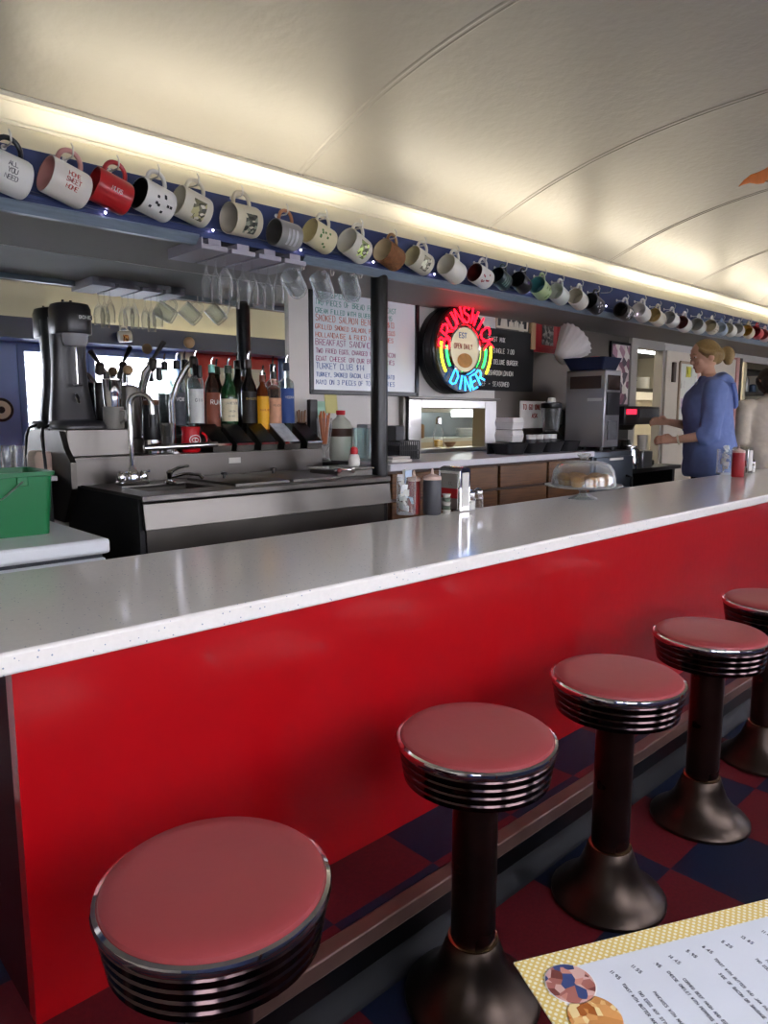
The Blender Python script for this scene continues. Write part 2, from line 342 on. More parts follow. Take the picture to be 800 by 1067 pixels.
# ---------------------------------------------------------------- window wall (behind the camera, seen in the mirror)
b = B(); Zs, Zt = .98, 1.80
xs = [X0]
for a, c in WINDOWS: xs += [a, c]
xs.append(X1)
DR = (3.80, 4.62)                                         # red door bay
for i in range(0, len(xs), 2):
    b.box(xs[i], xs[i+1], YF-.1, YF, 0, 2.5)
for a, c in WINDOWS:
    b.box(a, c, YF-.1, YF, 0, Zs); b.box(a, c, YF-.1, YF, Zt, 2.5)
struct(b.build('wall_front', mat('blue_window_wall', '#7f98dc', .35, var=.08), loc=(0, 0, 0)))
struct(B().box(X0, X1, YF, YF+.02, 2.07, 2.45).build('wall_front_upper', mat('cream_front_upper', '#e6e4da', .5, var=.04)))
frost = mat('frosted_window', '#c8d4d0', .5)
def frosted():
    M = bpy.data.materials.new('speckled_window_film'); M.use_nodes = True; n = M.node_tree; n.nodes.clear()
    out = n.nodes.new('ShaderNodeOutputMaterial'); tr = n.nodes.new('ShaderNodeBsdfTransparent'); tl = n.nodes.new('ShaderNodeBsdfTranslucent'); df = n.nodes.new('ShaderNodeBsdfDiffuse')
    t = n.nodes.new('ShaderNodeTexCoord'); no = n.nodes.new('ShaderNodeTexNoise'); no.inputs['Scale'].default_value = 26; no.inputs['Detail'].default_value = 6
    n.links.new(t.outputs['Object'], no.inputs['Vector']); cr = n.nodes.new('ShaderNodeValToRGB')
    e = cr.color_ramp.elements; e[0].position = .35; e[0].color = lin('#8a9a8c'); e[1].position = .66; e[1].color = lin('#f0f4f2')
    e2 = cr.color_ramp.elements.new(.48); e2.color = lin('#c0bcc8')
    n.links.new(no.outputs['Fac'], cr.inputs[0]); n.links.new(cr.outputs[0], tl.inputs['Color']); n.links.new(cr.outputs[0], tr.inputs['Color'])
    ms = n.nodes.new('ShaderNodeMixShader'); ms.inputs[0].default_value = .35
    n.links.new(tr.outputs[0], ms.inputs[1]); n.links.new(tl.outputs[0], ms.inputs[2]); n.links.new(ms.outputs[0], out.inputs[0]); return M
fm = frosted()
for i, (a, c) in enumerate(WINDOWS):
    w = struct(B().box(a, c, YF-.06, YF-.055, Zs, Zt).build('window_%d' % (i+1), fm))
    f = B()
    for x0, x1, z0, z1 in ((a-.04, a+.02, Zs-.04, Zt+.04), (c-.02, c+.04, Zs-.04, Zt+.04), (a, c, Zs-.04, Zs+.02), (a, c, Zt-.02, Zt+.04)): f.box(x0, x1, YF-.03, YF+.02, z0, z1)
    f.build('window_frame', mat('blue_window_frame', '#5a76b6', .3), w, bevel=.004)
# header beam over the windows with its own cove lamps
struct(B().box(X0, X1, YF+.30, YF+.34, 1.86, 2.035).box(X0, X1, YF, YF+.30, 1.86, 1.88).build('trim_12', blue), 'blue header board over the windows')
# red door bay
struct(B().box(DR[0], DR[1]+.2, YF, YF+.03, .0, 1.86).build('door_1', mat('red_door_paint', '#c8302c', .4)))
struct(B().box(DR[0]+.25, DR[1]+.0, YF+.03, YF+.05, 1.2, 1.72).build('trim_13', mat('pale_board', '#d9dccf', .5)))
struct(B().box(3.62, 3.78, YF, YF+.04, .0, 1.86).build('trim_14', cream))
struct(B().box(-30, 30, -30, YF-.4, -.3, -.2).build('ground', mat('grey_ground_outside', '#8a8c86', .8, var=.2)))

# ---------------------------------------------------------------- soffit / mug beam
YB = 2.45
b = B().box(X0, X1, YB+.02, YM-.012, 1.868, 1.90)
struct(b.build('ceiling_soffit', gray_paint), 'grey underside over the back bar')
b = B().box(X0, X1, YB, YB+.02, 1.885, 2.033)
b.box(X0, X1, YB+.002, YB+.02, 1.865, 1.887)
struct(b.build('trim_15', blue, bevel=.002), 'long navy blue beam board carrying the mug hooks')
struct(B().box(X0, X1, YB-.006, YB, 1.899, 1.903).build('trim_16', blue))
b = B().loft([[(x, YB-.004, 1.872), (x, YB-.004, 1.868), (x, YB+.022, 1.843), (x, YB+.045, 1.843), (x, YB+.045, 1.868), (x, YB, 1.875)] for x in (X0, 1.380)]).loft([[(x, YB-.004, 1.872), (x, YB-.004, 1.868), (x, YB+.022, 1.843), (x, YB+.045, 1.843), (x, YB+.045, 1.868), (x, YB, 1.875)] for x in (1.862, X1)])
struct(b.build('trim_17', lblue), 'lower lip of the blue beam, paled as if reflecting the counter')
# cove lamps on top of the soffit
lampm = mat('lit_fluorescent_tube', '#fff3dc', .5, em=20, var=.02)
for i, (a, c) in enumerate(((1.0, 2.6), (3.0, 4.95), (5.25, 7.4), (7.7, 9.6))):
    t = thing('fluorescent_lamp', ['warm fluorescent cove lamp over the stemware racks', 'warm fluorescent cove lamp above the neon sign', 'warm fluorescent cove lamp above the doorway', 'warm fluorescent cove lamp at the far end of the beam'][i], 'lamp', ((a+c)/2, 2.82, 1.90))
    B().box(a, c, 2.89, 2.96, 1.90, 2.10).box(a, c, 2.955, 2.96, 2.10, 2.182).build('housing', white, t)  # thin rear flange is unseen, added to keep direct light off the upper wall
    B().cyl((a, 2.92, 2.14), .014, 0, c-a, 12, RY(PI/2)).build('tube', lampm, t)
    for q in (a, c): B().box(q-.012, q+.012, 2.90, 2.94, 2.10, 2.158).build('socket', white, t)
lampm2 = mat('lit_tube_cool', '#ffe6b0', .5, em=5, var=.02)
for i, (a, c) in enumerate(((-1.5, 1.6), (2.4, 4.4), (4.8, 9.0))):
    t = thing('fluorescent_lamp', ['warm fluorescent lamp over the nearest windows', 'warm fluorescent lamp behind the header over the red door', 'long warm fluorescent lamp over the far windows'][i], 'lamp', ((a+c)/2, YF+.14, 1.88))
    B().box(a, c, YF+.1, YF+.2, 1.88, 1.91).build('housing', white, t)
    B().cyl((a, YF+.15, 1.935), .014, 0, c-a, 12, RY(PI/2)).build('tube', lampm2, t)
# column
b = B().cyl((2.325, 2.50, 0), .040, .152, 1.867, 28)
col = struct(b.build('trim_18', blackpaint), 'black round steel column at the end of the bar sink')
# pilaster beside the mirror
struct(B().box(2.215, 2.345, YM-.03, YM-.001, .9, 1.866).build('trim_19', mat('pale_pilaster_paint', '#d8d2ca', .4), bevel=.003), 'pale trim board beside the mirror')
mir = B().box(-1.9, 2.215, YM-.012, YM-.002, 1.0, 1.866).build('wall_mirror', mat('silvered_mirror', '#e9eeee', .012, 1, var=.01))
tag(mir, 'wide wall mirror behind the bottles under the soffit', 'mirror')

# ---------------------------------------------------------------- counter
ct = thing('diner_counter', 'long lunch counter with speckled white top and glossy red front', 'counter', (3.5, 1.5, PL))
Zc = .8515
B().box(.20, 8.2, 1.19, 1.815, Zc-.0385, Zc).build('countertop', quartz, ct, bevel=.006)
B().box(.33, 8.2, 1.244, 1.28, PL, Zc-.0385).build('front_panel', red_paint, ct)
B().box(.33, .36, 1.28, 1.75, PL, Zc-.0385).build('end_panel', mat('shaded_red_paint', '#38060f', .7, spec=.15), ct)  # red darkened in the colour itself, for the shade on this end
B().box(.36, 8.2, 1.72, 1.75, PL, Zc-.0385).build('back_panel', white, ct)

# ---------------------------------------------------------------- stools
vinyl = mat('worn_red_vinyl', '#9a3c3e', .40, var=.12, scale=7, bump=.04, bscale=40, spec=.9, rvar=.07)
band = mat('smoked_chrome_band', '#4a3c3c', .14, 1, var=.3, scale=8)
bronze = mat('worn_bronze_metal', '#4e3a34', .3, 1, var=.4, scale=9, rvar=.1)
basem = mat('tarnished_base_metal', '#463c35', .36, 1, var=.45, scale=14, rvar=.12, bump=.03)
def stool_proto(loc, label):
    t = thing('counter_stool', label, 'stool', loc, 0, 'red counter stools along the step')
    K = dict(world=False)
    B().lathe([(.142, .001), (.142, .010), (.136, .018), (.118, .030), (.094, .052), (.075, .080), (.063, .110), (.054, .137), (.05, .14)], seg=40).build('base', basem, t, **K)
    B().lathe([(.0475, .137), (.052, .138), (.0525, .142), (.0475, .144)], seg=32).build('collar', mat('brass_collar', '#a08a6a', .25, 1), t, **K)
    B().lathe([(.0465, .142), (.0465, .502)], seg=32).build('pole', bronze, t, **K)
    p = [(.04, .497), (.125, .499)]
    z = .499
    for k in range(4):
        p += [(.143+.003*k, z), (.147+.003*k, z+.003), (.148+.003*k, z+.012), (.146+.003*k, z+.0155), (.140+.003*k, z+.017)]; z += .017
    p += [(.04, z)]
    B().lathe(p, seg=56).build('ribbed_band', band, t, **K)
    B().lathe([(.12, .577), (.157, .577), (.1605, .581), (.1615, .587), (.1595, .592), (.154, .594), (.149, .591), (.12, .59)], c=(0,0,-.011), seg=56).build('trim_ring', chrome, t, **K)
    B().lathe([(.10, .583), (.149, .586), (.152, .592), (.1505, .599), (.145, .603), (.12, .606), (.07, .608), (0, .609)], c=(0,0,-.011), seg=56).build('seat_cushion', vinyl, t, **K)
    return t
sl = ['nearest red vinyl counter stool, cut by the bottom edge', 'second nearest red counter stool, beside the menu corner', 'third red counter stool from the front, its bell base fully seen', 'fourth red counter stool, before the last one', 'farthest red counter stool, cut by the right edge']
spots = [(.455, .823), (1.072, .866), (1.577, .836), (2.10, .826), (2.64, .835)]
s0 = stool_proto((*spots[0], 0), sl[0])
for (x, y), l in zip(spots[1:], sl[1:]): dup(s0, (x, y, 0), l)

# ---------------------------------------------------------------- plaque on the window post, seen in the mirror
t = thing('wall_plaque', 'round black and cream plaque on the blue post between the windows', 'plaque', (1.90, YF+.01, 1.16))
FB = Matrix(((1, 0, 0), (0, 0, 1), (0, -1, 0)))
B().lathe([(.10, 0), (.105, .006), (.10, .014), (.078, .016)], (1.90, YF+.001, 1.265), FB, 36).build('rim', black, t)
B().lathe([(.080, .012), (.078, .017), (.03, .018)], (1.90, YF+.001, 1.265), FB, 36).build('cream_face', cream, t)
B().lathe([(.032, .014), (.030, .021), (0, .022)], (1.90, YF+.001, 1.265), FB, 24).build('centre_boss', black, t)
# ---------------------------------------------------------------- bar sink unit
ZS = .95
L0, L1, YS0, YS1 = 1.045, 2.20, 2.30, 2.83
bs = thing('bar_sink', 'stainless steel bar sink unit with faucet deck and black end', 'sink', (1.6, 2.5, PL))
bx0, bx1, by0, by1 = 1.13, 1.40, 2.42, 2.66
b = B()
for q in ((L0, bx0, YS0, YS1), (bx1, L1, YS0, YS1), (bx0, bx1, YS0, by0), (bx0, bx1, by1, YS1)): b.box(q[0], q[1], q[2], q[3], ZS-.012, ZS)
b.build('worktop', steel, bs)
B().box(bx0, bx1, by0, by1, .76, .765).box(bx0-.004, bx0, by0, by1, .76, ZS-.005).box(bx1, bx1+.004, by0, by1, .76, ZS-.005).box(bx0, bx1, by0-.004, by0, .76, ZS-.005).box(bx0, bx1, by1, by1+.004, .76, ZS-.005).build('basin', dsteel, bs)
B().box(L0, L1, YS0-.010, YS0, ZS-.022, ZS).build('front_lip', mat('lip_steel', '#6a6662', .3, 1, var=.1), bs, bevel=.003)
B().loft([[(x, YS0+.004, ZS-.022), (x, YS0-.004, ZS-.03), (x, YS0-.018, .835), (x, YS0+.004, .83)] for x in (L0+.005, L1-.004)]).build('apron', steel, bs)
B().box(L0+.02, L1-.02, YS0+.012, YS0+.03, PL, .832).build('lower_panel', dsteel, bs)
B().box(L0, L0+.02, YS0+.02, 2.98, PL, ZS-.013).build('side_panel', mat('black_side_panel', '#0d0d0f', .5), bs)
B().box(1.025, 2.235, 2.82, 2.835, ZS, 1.050).build('riser', mat('riser_steel', '#5f5b57', .34, 1, var=.06, scale=5, stretch=(.6, 6, 6)), bs)
B().box(1.70, 1.76, 2.817, 2.8205, 1.005, 1.03).build('tape_label', mat('pale_tape', '#b9b5ae', .6), bs)
B().box(1.025, 2.235, 2.82, 3.07, 1.046, 1.056).build('bottle_shelf', steel, bs, bevel=.002)
B().box(1.28, 2.235, 2.965, 3.07, 1.056, 1.125).build('rear_step', dsteel, bs, bevel=.003)
B().prism([(2.80, ZS-.01), (2.80, 1.04), (2.86, 1.09), (2.90, 1.158), (3.07, 1.158), (3.07, .80), (2.90, .80)], .022, Matrix(((0, 0, 1), (1, 0, 0), (0, 1, 0))), (1.0, 0, 0)).build('end_panel', dsteel, bs)
B().box(1.022, 1.27, 2.885, 3.07, 1.056, 1.164).build('mixer_ledge', steel, bs, bevel=.004)
a, c = PY(150, 467, 2.80), PY(226, 463, 2.80)
B().tube([a, c], .013, 12).build('front_rail', chrome, bs)
# faucets
f0 = PZ(140, 499, ZS); f0.y = 2.70; f0.x = PY(138, 495, 2.70).x
f = thing('gooseneck_faucet', 'tall chrome gooseneck faucet at the left end of the bar sink', 'faucet', (f0.x, f0.y, ZS))
B().box(f0.x-.06, f0.x+.06, f0.y-.028, f0.y+.028, ZS, ZS+.022).build('base_plate', chrome, f, bevel=.008)
top = PY(148, 411, 2.70)
r = .042; pts = [(f0.x, f0.y, ZS+.02), (f0.x, f0.y, top.z-r-.09)]+[Vector((f0.x, f0.y, top.z-r))+Vector((.8*(r-r*math.cos(t)), -.6*(r-r*math.cos(t)), r*math.sin(t))) for t in [PI*i/10 for i in range(11)]]
e = pts[-1]; pts.append(e+Vector((0, 0, -.05)))
B().tube(pts, .0105, 12).build('spout', chrome, f)
B().cyl(e+Vector((0, 0, -.085)), .0135, 0, .05, 14).build('nozzle', black, f)
for s in (-1, 1):
    B().lathe([(.016, .02), (.018, .03), (.013, .05), (.010, .055)], (f0.x+s*.045, f0.y, ZS)).box(f0.x+s*.045-.006, f0.x+s*.045+.006, f0.y-.05, f0.y+.012, ZS+.05, ZS+.058).build('handle', chrome, f, bevel=.002)
B().lathe([(.022, .02), (.022, .05), (.014, .065), (.0105, .075)], (f0.x, f0.y, ZS)).build('collar', chrome, f)
g = PZ(177, 499, ZS); g.y = 2.64; g.x = PY(177, 497, 2.64).x
t = thing('lever_tap', 'short chrome lever tap beside the gooseneck faucet', 'tap', (g.x, g.y, ZS))
B().lathe([(.024, 0), (.024, .008), (.012, .014), (.011, .04), (.014, .045), (.012, .052), (.004, .055)], (g.x, g.y, ZS)).build('base', chrome, t)
B().tube([(g.x, g.y, ZS+.045), (g.x+.03, g.y-.02, ZS+.065), (g.x+.065, g.y-.035, ZS+.07)], [.008, .007, .005], 10).build('lever', chrome, t)
B().tube([(g.x, g.y, ZS+.025), (g.x+.05, g.y-.04, ZS+.04), (g.x+.09, g.y-.07, ZS+.035), (g.x+.1, g.y-.08, ZS+.02)], .007, 10).build('spout', chrome, t)
# covers lying on the worktop
def cover(x0, x1, y0, y1, knobs, label):
    t = thing('steel_cover', label, 'cover', ((x0+x1)/2, (y0+y1)/2, ZS), 0, 'steel well covers on the bar sink')
    B().loft([[(x0, y0, ZS+.001), (x1, y0, ZS+.001), (x1, y1, ZS+.001), (x0, y1, ZS+.001)], [(x0, y0, ZS+.01), (x1, y0, ZS+.01), (x1, y1, ZS+.01), (x0, y1, ZS+.01)], [(x0+.015, y0+.015, ZS+.016), (x1-.015, y0+.015, ZS+.016), (x1-.015, y1-.015, ZS+.016), (x0+.015, y1-.015, ZS+.016)]]).build('lid_plate', steel, t)
    for x, y in knobs: B().lathe([(.006, 0), (.006, .012), (.014, .016), (.014, .024), (.004, .027)], (x, y, ZS+.015)).build('knob', black, t)
cover(1.45, 1.70, 2.36, 2.74, [(1.52, 2.56)], 'flat steel well cover with black knob, nearer the lever tap')
cover(1.72, 1.96, 2.36, 2.74, [(1.80, 2.62)], 'flat steel well cover with black knob, nearer the black column')
# hinged steel boxes at the right end
t = thing('steel_garnish_box', 'low steel box with hinged halves near the black column', 'box', (2.08, 2.5, ZS))
B().box(1.985, 2.19, 2.40, 2.60, ZS, ZS+.028).build('body', steel, t, bevel=.003)
B().box(1.975, 2.08, 2.395, 2.61, ZS+.030, ZS+.036).build('lid', chrome, t); B().box(2.085, 2.195, 2.395, 2.61, ZS+.030, ZS+.036).build('lid', steel, t)
for x in (1.98, 2.06): B().cyl((x, 2.392, ZS+.03), .012, -.01, .01, 14, RX(PI/2)).build('hinge', chrome, t)
# squeeze bottle with red cap standing on that box
p = PY(369, 482, 2.50)
t = thing('squeeze_bottle', 'small white bottle with red cap on the steel box by the column', 'bottle', (p.x, 2.50, ZS+.036))
B().lathe([(.022, .001), (.026, .006), (.027, .03), (.022, .05), (.014, .058)], (p.x, 2.5, ZS+.036)).build('body', mat('white_black_patch', '#e9e4dc', .4, var=.3, scale=30), t)
B().lathe([(.017, .056), (.018, .07), (.015, .085), (.006, .09)], (p.x, 2.5, ZS+.036)).build('cap', mat('red_cap', '#c5202a', .4), t)

# condiment bins with black lids
bx = [PY(u, 462, 2.83).x for u in (232, 256, 281, 305, 328)]
names = ['leftmost, beside the red mug', 'second from the red mug', 'middle one of the row', 'fourth, under the clear plastic wrap', 'rightmost, at the end of the steel shelf']
for i, x in enumerate(bx):
    w = .046
    t = thing('condiment_bin', 'steel condiment bin with slanting black lid, '+names[i], 'bin', (x, 2.88, 1.056), 0, 'condiment bins under the bottles')
    B().loft([[(q, 2.835, 1.057), (q, 2.83, 1.085), (q, 2.955, 1.165), (q, 2.955, 1.057)] for q in (x-w, x+w)]).build('bin_body', steel, t)
    m_ = mat('clear_wrap', '#b8bcc0', .15, 0, var=.5, scale=25) if i == 3 else mat('black_bin_lid', '#0a0a0b', .25)
    B().loft([[(q, 2.836, 1.098), (q, 2.834, 1.092), (q, 2.962, 1.174), (q, 2.964, 1.180)] for q in (x-w+.002, x+w-.002)]).build('bin_lid', m_, t, bevel=.002)
    B().loft([[(q, 2.826, 1.084), (q, 2.826, 1.094), (q, 2.836, 1.094), (q, 2.836, 1.084)] for q in (x-w, x+w)]).build('bin_rim', chrome, t)

# ---------------------------------------------------------------- drink mixer
mx = PY(76, 447, 2.97).x+.018
t = thing('drink_mixer', 'tall dark grey single spindle milkshake mixer on the steel ledge', 'drink mixer', (mx, 2.97, 1.164)); mixer = t
mgray = mat('dark_grey_enamel', '#29282b', .33, var=.1, spec=.6)
def rr(w, d, y, z, n=24, e=4.0):           # rounded rectangle ring around (mx, y)
    out = []
    for j in range(n):
        a = 2*PI*j/n; c, s = math.cos(a), math.sin(a); k = (abs(c)**e+abs(s)**e)**(-1/e); out.append((mx+w*k*c, y+d*k*s, z))
    return out
z0 = 1.165
B().loft([rr(.098, .098, 2.955, z0), rr(.100, .100, 2.955, z0+.012), rr(.092, .092, 2.958, z0+.03), rr(.06, .05, 2.97, z0+.036)]).build('base', mgray, t, sharp=60)
B().loft([rr(.088, .045, 3.0, z0+.025), rr(.082, .040, 3.003, z0+.08), rr(.070, .034, 3.008, z0+.17), rr(.064, .034, 3.008, z0+.27), rr(.066, .040, 3.002, z0+.36), rr(.068, .05, 2.995, z0+.44)]).build('column', mgray, t, sharp=60)
B().loft([rr(.070, .085, 2.965, z0+.372, e=2.6), rr(.072, .088, 2.965, z0+.38, e=2.6), rr(.072, .088, 2.965, z0+.468, e=2.6), rr(.066, .080, 2.967, z0+.487, e=2.6), rr(.05, .06, 2.97, z0+.492, e=2.6)]).build('motor_head', mat('charcoal_head', '#1f1e21', .3), t, sharp=50)
B().lathe([(.02, .325), (.040, .327), (.047, .345), (.048, .372), (.03, .374)], (mx+.004, 2.935, z0)).build('spindle_collar', mat('grey_collar', '#8a8a8c', .35), t)
B().cyl((mx+.004, 2.935, z0), .0045, .17, .33, 10).lathe([(.005, .168), (.018, .172), (.019, .176), (.005, .18)], (mx+.004, 2.935, z0)).build('spindle', chrome, t)
B().tube([(mx+.002, 2.972, z0+.13), (mx+.002, 2.955, z0+.135), (mx+.006, 2.945, z0+.12), (mx+.01, 2.95, z0+.105)], .008, 10).build('cup_rest', chrome, t)
nm = B().box(mx-.004, mx+.052, 2.874, 2.880, z0+.425, z0+.443).build('name_plate', mat('dark_plate', '#1a1a1c', .4), t)
b = B(); write(b, 'BONE', (mx+.002, 2.8735, z0+.428), (1, 0, 0), (0, 0, 1), .011, .0012, wide=.8, gap=.3); b.build('plate_lettering', white, nm)
for dx in (-.03, .0): B().cyl((mx+dx, 2.95, z0), .005, .49, .503, 8).build('toggle_switch', black, t)
B().tube([(mx-.08, 2.99, z0+.02), (mx-.125, 2.98, z0+.004), (mx-.135, 2.97, z0-.03), (mx-.137, 2.94, z0-.12), (mx-.137, 2.92, z0-.3)], .006, 8).build('power_cord', black, t)

mixer.location.y += .018
# ---------------------------------------------------------------- mugs, cups and taps on the shelf
p = PY(119, 447, 2.93)
t = thing('handled_mug', 'plain grey mug with its handle to the front beside the drink mixer', 'mug', (p.x, 2.93, 1.164))
B().lathe([(.038, .001), (.041, .006), (.041, .088), (.038, .090), (.036, .086), (.036, .012), (0, .010)], (p.x, 2.93, 1.164)).build('body', mat('grey_ceramic', '#8b8781', .45), t)
B().tube([Vector((p.x+.014, 2.893, 1.238)), Vector((p.x+.020, 2.866, 1.236)), Vector((p.x+.020, 2.862, 1.20)), Vector((p.x+.014, 2.893, 1.187))], .006, 8).build('handle', mat('grey_ceramic', '#8b8781', .45), t)
tag(B().lathe([(.028, .012), (.036, .13), (.038, .196), (.0395, .198), (.0395, .202), (.037, .202), (.0355, .196), (.033, .13), (.026, .016), (0, .015)], (p.x, 2.93, 1.164)).build('malt_cup', chrome, loc=(p.x, 2.93, 1.164)), 'tall steel malt cup standing inside the grey mug', 'cup')
q = PY(104, 446, 3.0)
tag(B().lathe([(.028, 0), (.030, .005), (.031, .18), (.03, .19), (.02, .192)], (q.x+.03, 3.03, 1.164)).build('dark_tumbler', mat('smoke_tumbler', '#2c2a28', .2), loc=(q.x+.03, 3.03, 1.164)), 'tall dark tumbler right behind the drink mixer', 'tumbler')
p = PY(134, 445, 3.02)
t = thing('steel_pitcher', 'tall brushed steel pitcher with tan ball knob lid behind the malt cup', 'pitcher', (p.x, 3.0, 1.125))
B().lathe([(.042, 0), (.045, .006), (.042, .14), (.039, .205), (.037, .215), (.02, .222)], (p.x, 3.0, 1.125)).build('body', steel, t)
B().lathe([(.008, .22), (.008, .262), (.014, .268)], (p.x, 3.0, 1.125)).build('stem', chrome, t)
tan = mat('tan_ball_knob', '#a58560', .4, var=.25, scale=20)
B().ell((p.x, 3.0, 1.125+.285), (.021, .021, .021)).build('knob', tan, t)
# beer taps: curved chrome arms with faucets and levers
def tap(label, pts, y, lever, ball=None):
    P = [PY(u, v, y-.02*i) for i, (u, v) in enumerate(pts)]
    base = Vector((P[0].x, P[0].y, 1.125 if P[0].x > 1.28 and y > 2.97 else (1.164 if P[0].x < 1.27 else 1.056))) 
    t = thing('beer_tap', label, 'tap', base, 0, 'curved chrome taps')
    B().tube([base]+P, [.013, .013]+[.013]*(len(P)-1), 12).build('curved_arm', chrome, t)
    B().lathe([(.03, 0), (.03, .006), (.016, .014), (.014, .03)], base).build('foot', chrome, t)
    e = P[-1]
    B().lathe([(.012, -.03), (.018, -.022), (.018, .012), (.011, .02)], e, RX(.3)).build('faucet_body', dsteel, t)
    B().lathe([(.008, -.075), (.013, -.07), (.011, -.02)], e+Vector((.012, -.03, 0))).build('nozzle', black, t)
    l0 = e+Vector((0, 0, .015)); l1 = PY(lever[0], lever[1], e.y-.02)
    B().tube([l0, l0.lerp(l1, .4), l1], [.005, .009, .011], 10).build('lever', black, t)
    if ball: B().ell(PY(ball[0], ball[1], e.y), (.024, .024, .024)).build('knob', tan, t)
tap('curved chrome tap with black lever, nearest the drink mixer', [(117, 402), (111, 390), (104, 383)], 3.0, (94, 366))
tap('curved chrome tap with upright black lever, middle one', [(148, 420), (147, 405), (151, 388), (159, 378)], 2.99, (171, 356))
tap('curved chrome tap with tan ball knob, beside the clear bottles', [(179, 418), (185, 399), (194, 383), (201, 376)], 2.935, (204, 392), (197, 357))
# shakers and mug in front
p = PY(159, 464, 2.90)
t = thing('cocktail_shaker', 'black cocktail shaker with silver foot behind the gooseneck faucet', 'shaker', (p.x, 2.90, 1.056))
B().lathe([(.036, .06), (.038, .066), (.034, .16), (.031, .205), (.024, .21)], (p.x, 2.9, 1.056)).build('body', blackpaint, t)
B().lathe([(.034, 0), (.037, .004), (.037, .06), (.03, .062)], (p.x, 2.9, 1.056)).build('foot', chrome, t)
B().lathe([(.030, .205), (.034, .212), (.034, .225), (.02, .23)], (p.x, 2.9, 1.056)).build('rim', mat('copper_rim', '#6b4a38', .3, .8), t)
p = PY(174, 463, 2.87); p.y = 2.866
tag(B().lathe([(.024, 0), (.027, .004), (.025, .05), (.028, .12), (.029, .13), (.027, .13), (.023, .05), (.0, .01)], (p.x, p.y, 1.056), seg=24).build('mixing_glass', thin_glass('smoked_glass', '#c9c6c0', .5), loc=(p.x, p.y, 1.056)), 'small smoked glass between the shaker and the red mug', 'glass')
p = PY(199, 463, 2.90)
redm = mat('red_ceramic', '#b8121c', .25, coat=.3)
t = thing('sports_mug', 'red mug with a white ringed emblem on the steel shelf', 'mug', (p.x, 2.90, 1.056))
B().lathe([(.036, .001), (.041, .008), (.044, .04), (.038, .085), (.043, .112), (.041, .113), (.035, .085), (.038, .04), (.03, .014), (0, .012)], (p.x, 2.9, 1.056)).build('body', redm, t)
B().tube(arc((p.x+.038, 2.885, 1.056+.055), .032, -1.3, 1.3, 10), .006, 8).build('handle', redm, t)
b = B()
cx_, cz_ = p.x, 1.056+.056
for r_, k in ((.021, 1.0), (.012, .8)): b.tube([(cx_+1.25*r_*math.cos(a), 2.8555+.006*abs(math.cos(a)), cz_+r_*k*math.sin(a)) for a in [2*PI*i/24 for i in range(24)]], .0016, 6, True)
write(b, 'C', (cx_-.005, 2.853, cz_-.007), (1, 0, 0), (0, 0, 1), .014, .0016)
b.build('emblem', white, t)
tag(B().lathe([(.03, 0), (.031, .003), (.033, .05), (.0315, .05), (.029, .006), (0, .004)], (p.x-.0, 2.965+.03, 1.125), seg=20).build('glass_dish', thin_glass('tan_glass', '#b9a98c', .5), loc=(p.x, 2.995, 1.125)), 'tan glass dish just behind the red mug', 'dish')

# ---------------------------------------------------------------- bottles
clear_l = thin_glass('bottle_glass_clear', '#dfe9e6', .55)
def bottle(u, y, top_v, r, kind, glassm, label, lab=None, lines=None, capm=black, linec=None, z=1.125):
    x = PY(u, 440, y).x; H = PY(u, top_v, y).z - z
    t = thing('liquor_bottle', label, 'bottle', (x, y, z), 0, 'liquor bottles before the mirror')
    if kind == 'slim': prof = [(r*.9, 0), (r, .008), (r, H*.60), (r*.85, H*.68), (r*.42, H*.76), (r*.36, H*.86), (r*.36, H*.875)]
    elif kind == 'round': prof = [(r*.9, 0), (r, .01), (r, H*.50), (r*.92, H*.58), (r*.5, H*.68), (r*.38, H*.74), (r*.36, H*.86)]
    else: prof = [(r*.92, 0), (r, .006), (r, H*.63), (r*.9, H*.67), (r*.4, H*.71), (r*.38, H*.82)]
    B().lathe(prof, (x, y, z), seg=26).build('glass_body', glassm, t)
    B().lathe([(r*.44, H*.80), (r*.46, H*.81), (r*.42, H*.90), (r*.2, H*.905)], (x, y, z), seg=16).build('cap', capm, t)
    B().tube([(x, y, z+H*.9), (x, y, z+H*.955), (x+.008, y-.006, z+H)], .0045, 8).build('pour_spout', chrome, t)
    if lab:
        c, h0, h1 = lab; R = r*1.02
        rings = [[(x+R*math.cos(a), y+R*math.sin(a), z+H*h) for h in (h0, h1)] for a in [PI*(1.02+.96*i/14) for i in range(15)]]
        lb = B().loft(rings, False, False, closed=False).build('paper_label', c, t)
        if lines:
            b = B()
            for k, (tx, hz, sz) in enumerate(lines):
                n = len(tx); 
                for i, ch in enumerate(tx):
                    a = PI*1.42+(i-(n-1)/2)*sz*.85/R
                    o = Vector((x+R*1.015*math.cos(a), y+R*1.015*math.sin(a), z+H*hz)); write(b, ch, o, (-math.sin(a), math.cos(a), 0), (0, 0, 1), sz, sz*.07)
            b.build('label_print', linec or black, lb)
pl = lambda n, c, **k: mat(n, c, .55, **k)
bottle(186, 3.02, 367, .034, 'square', clear_l, 'clear bottle with black and white label, leftmost of the liquor row', (pl('blackwhite_label', '#3a3d44', var=.9, scale=40), .12, .52), [('VOX', .42, .016)], linec=white)
bottle(205, 3.03, 365, .036, 'square', clear_l, 'clear bottle with pale label behind the red mug', (pl('pale_label', '#d6d8d2'), .15, .55), [('GIN', .4, .014)])
bottle(222, 2.995, 372, .034, 'slim', mat('brown_glass_dark', '#2a1a14', .12, spec=.6), 'bottle with brown label and teal shoulder left of the green bottle', (pl('brown_label', '#7c3f2a', var=.3, scale=30), .12, .55), [('RUM', .4, .02)], capm=mat('teal_cap', '#7fc4b4', .4), linec=white)
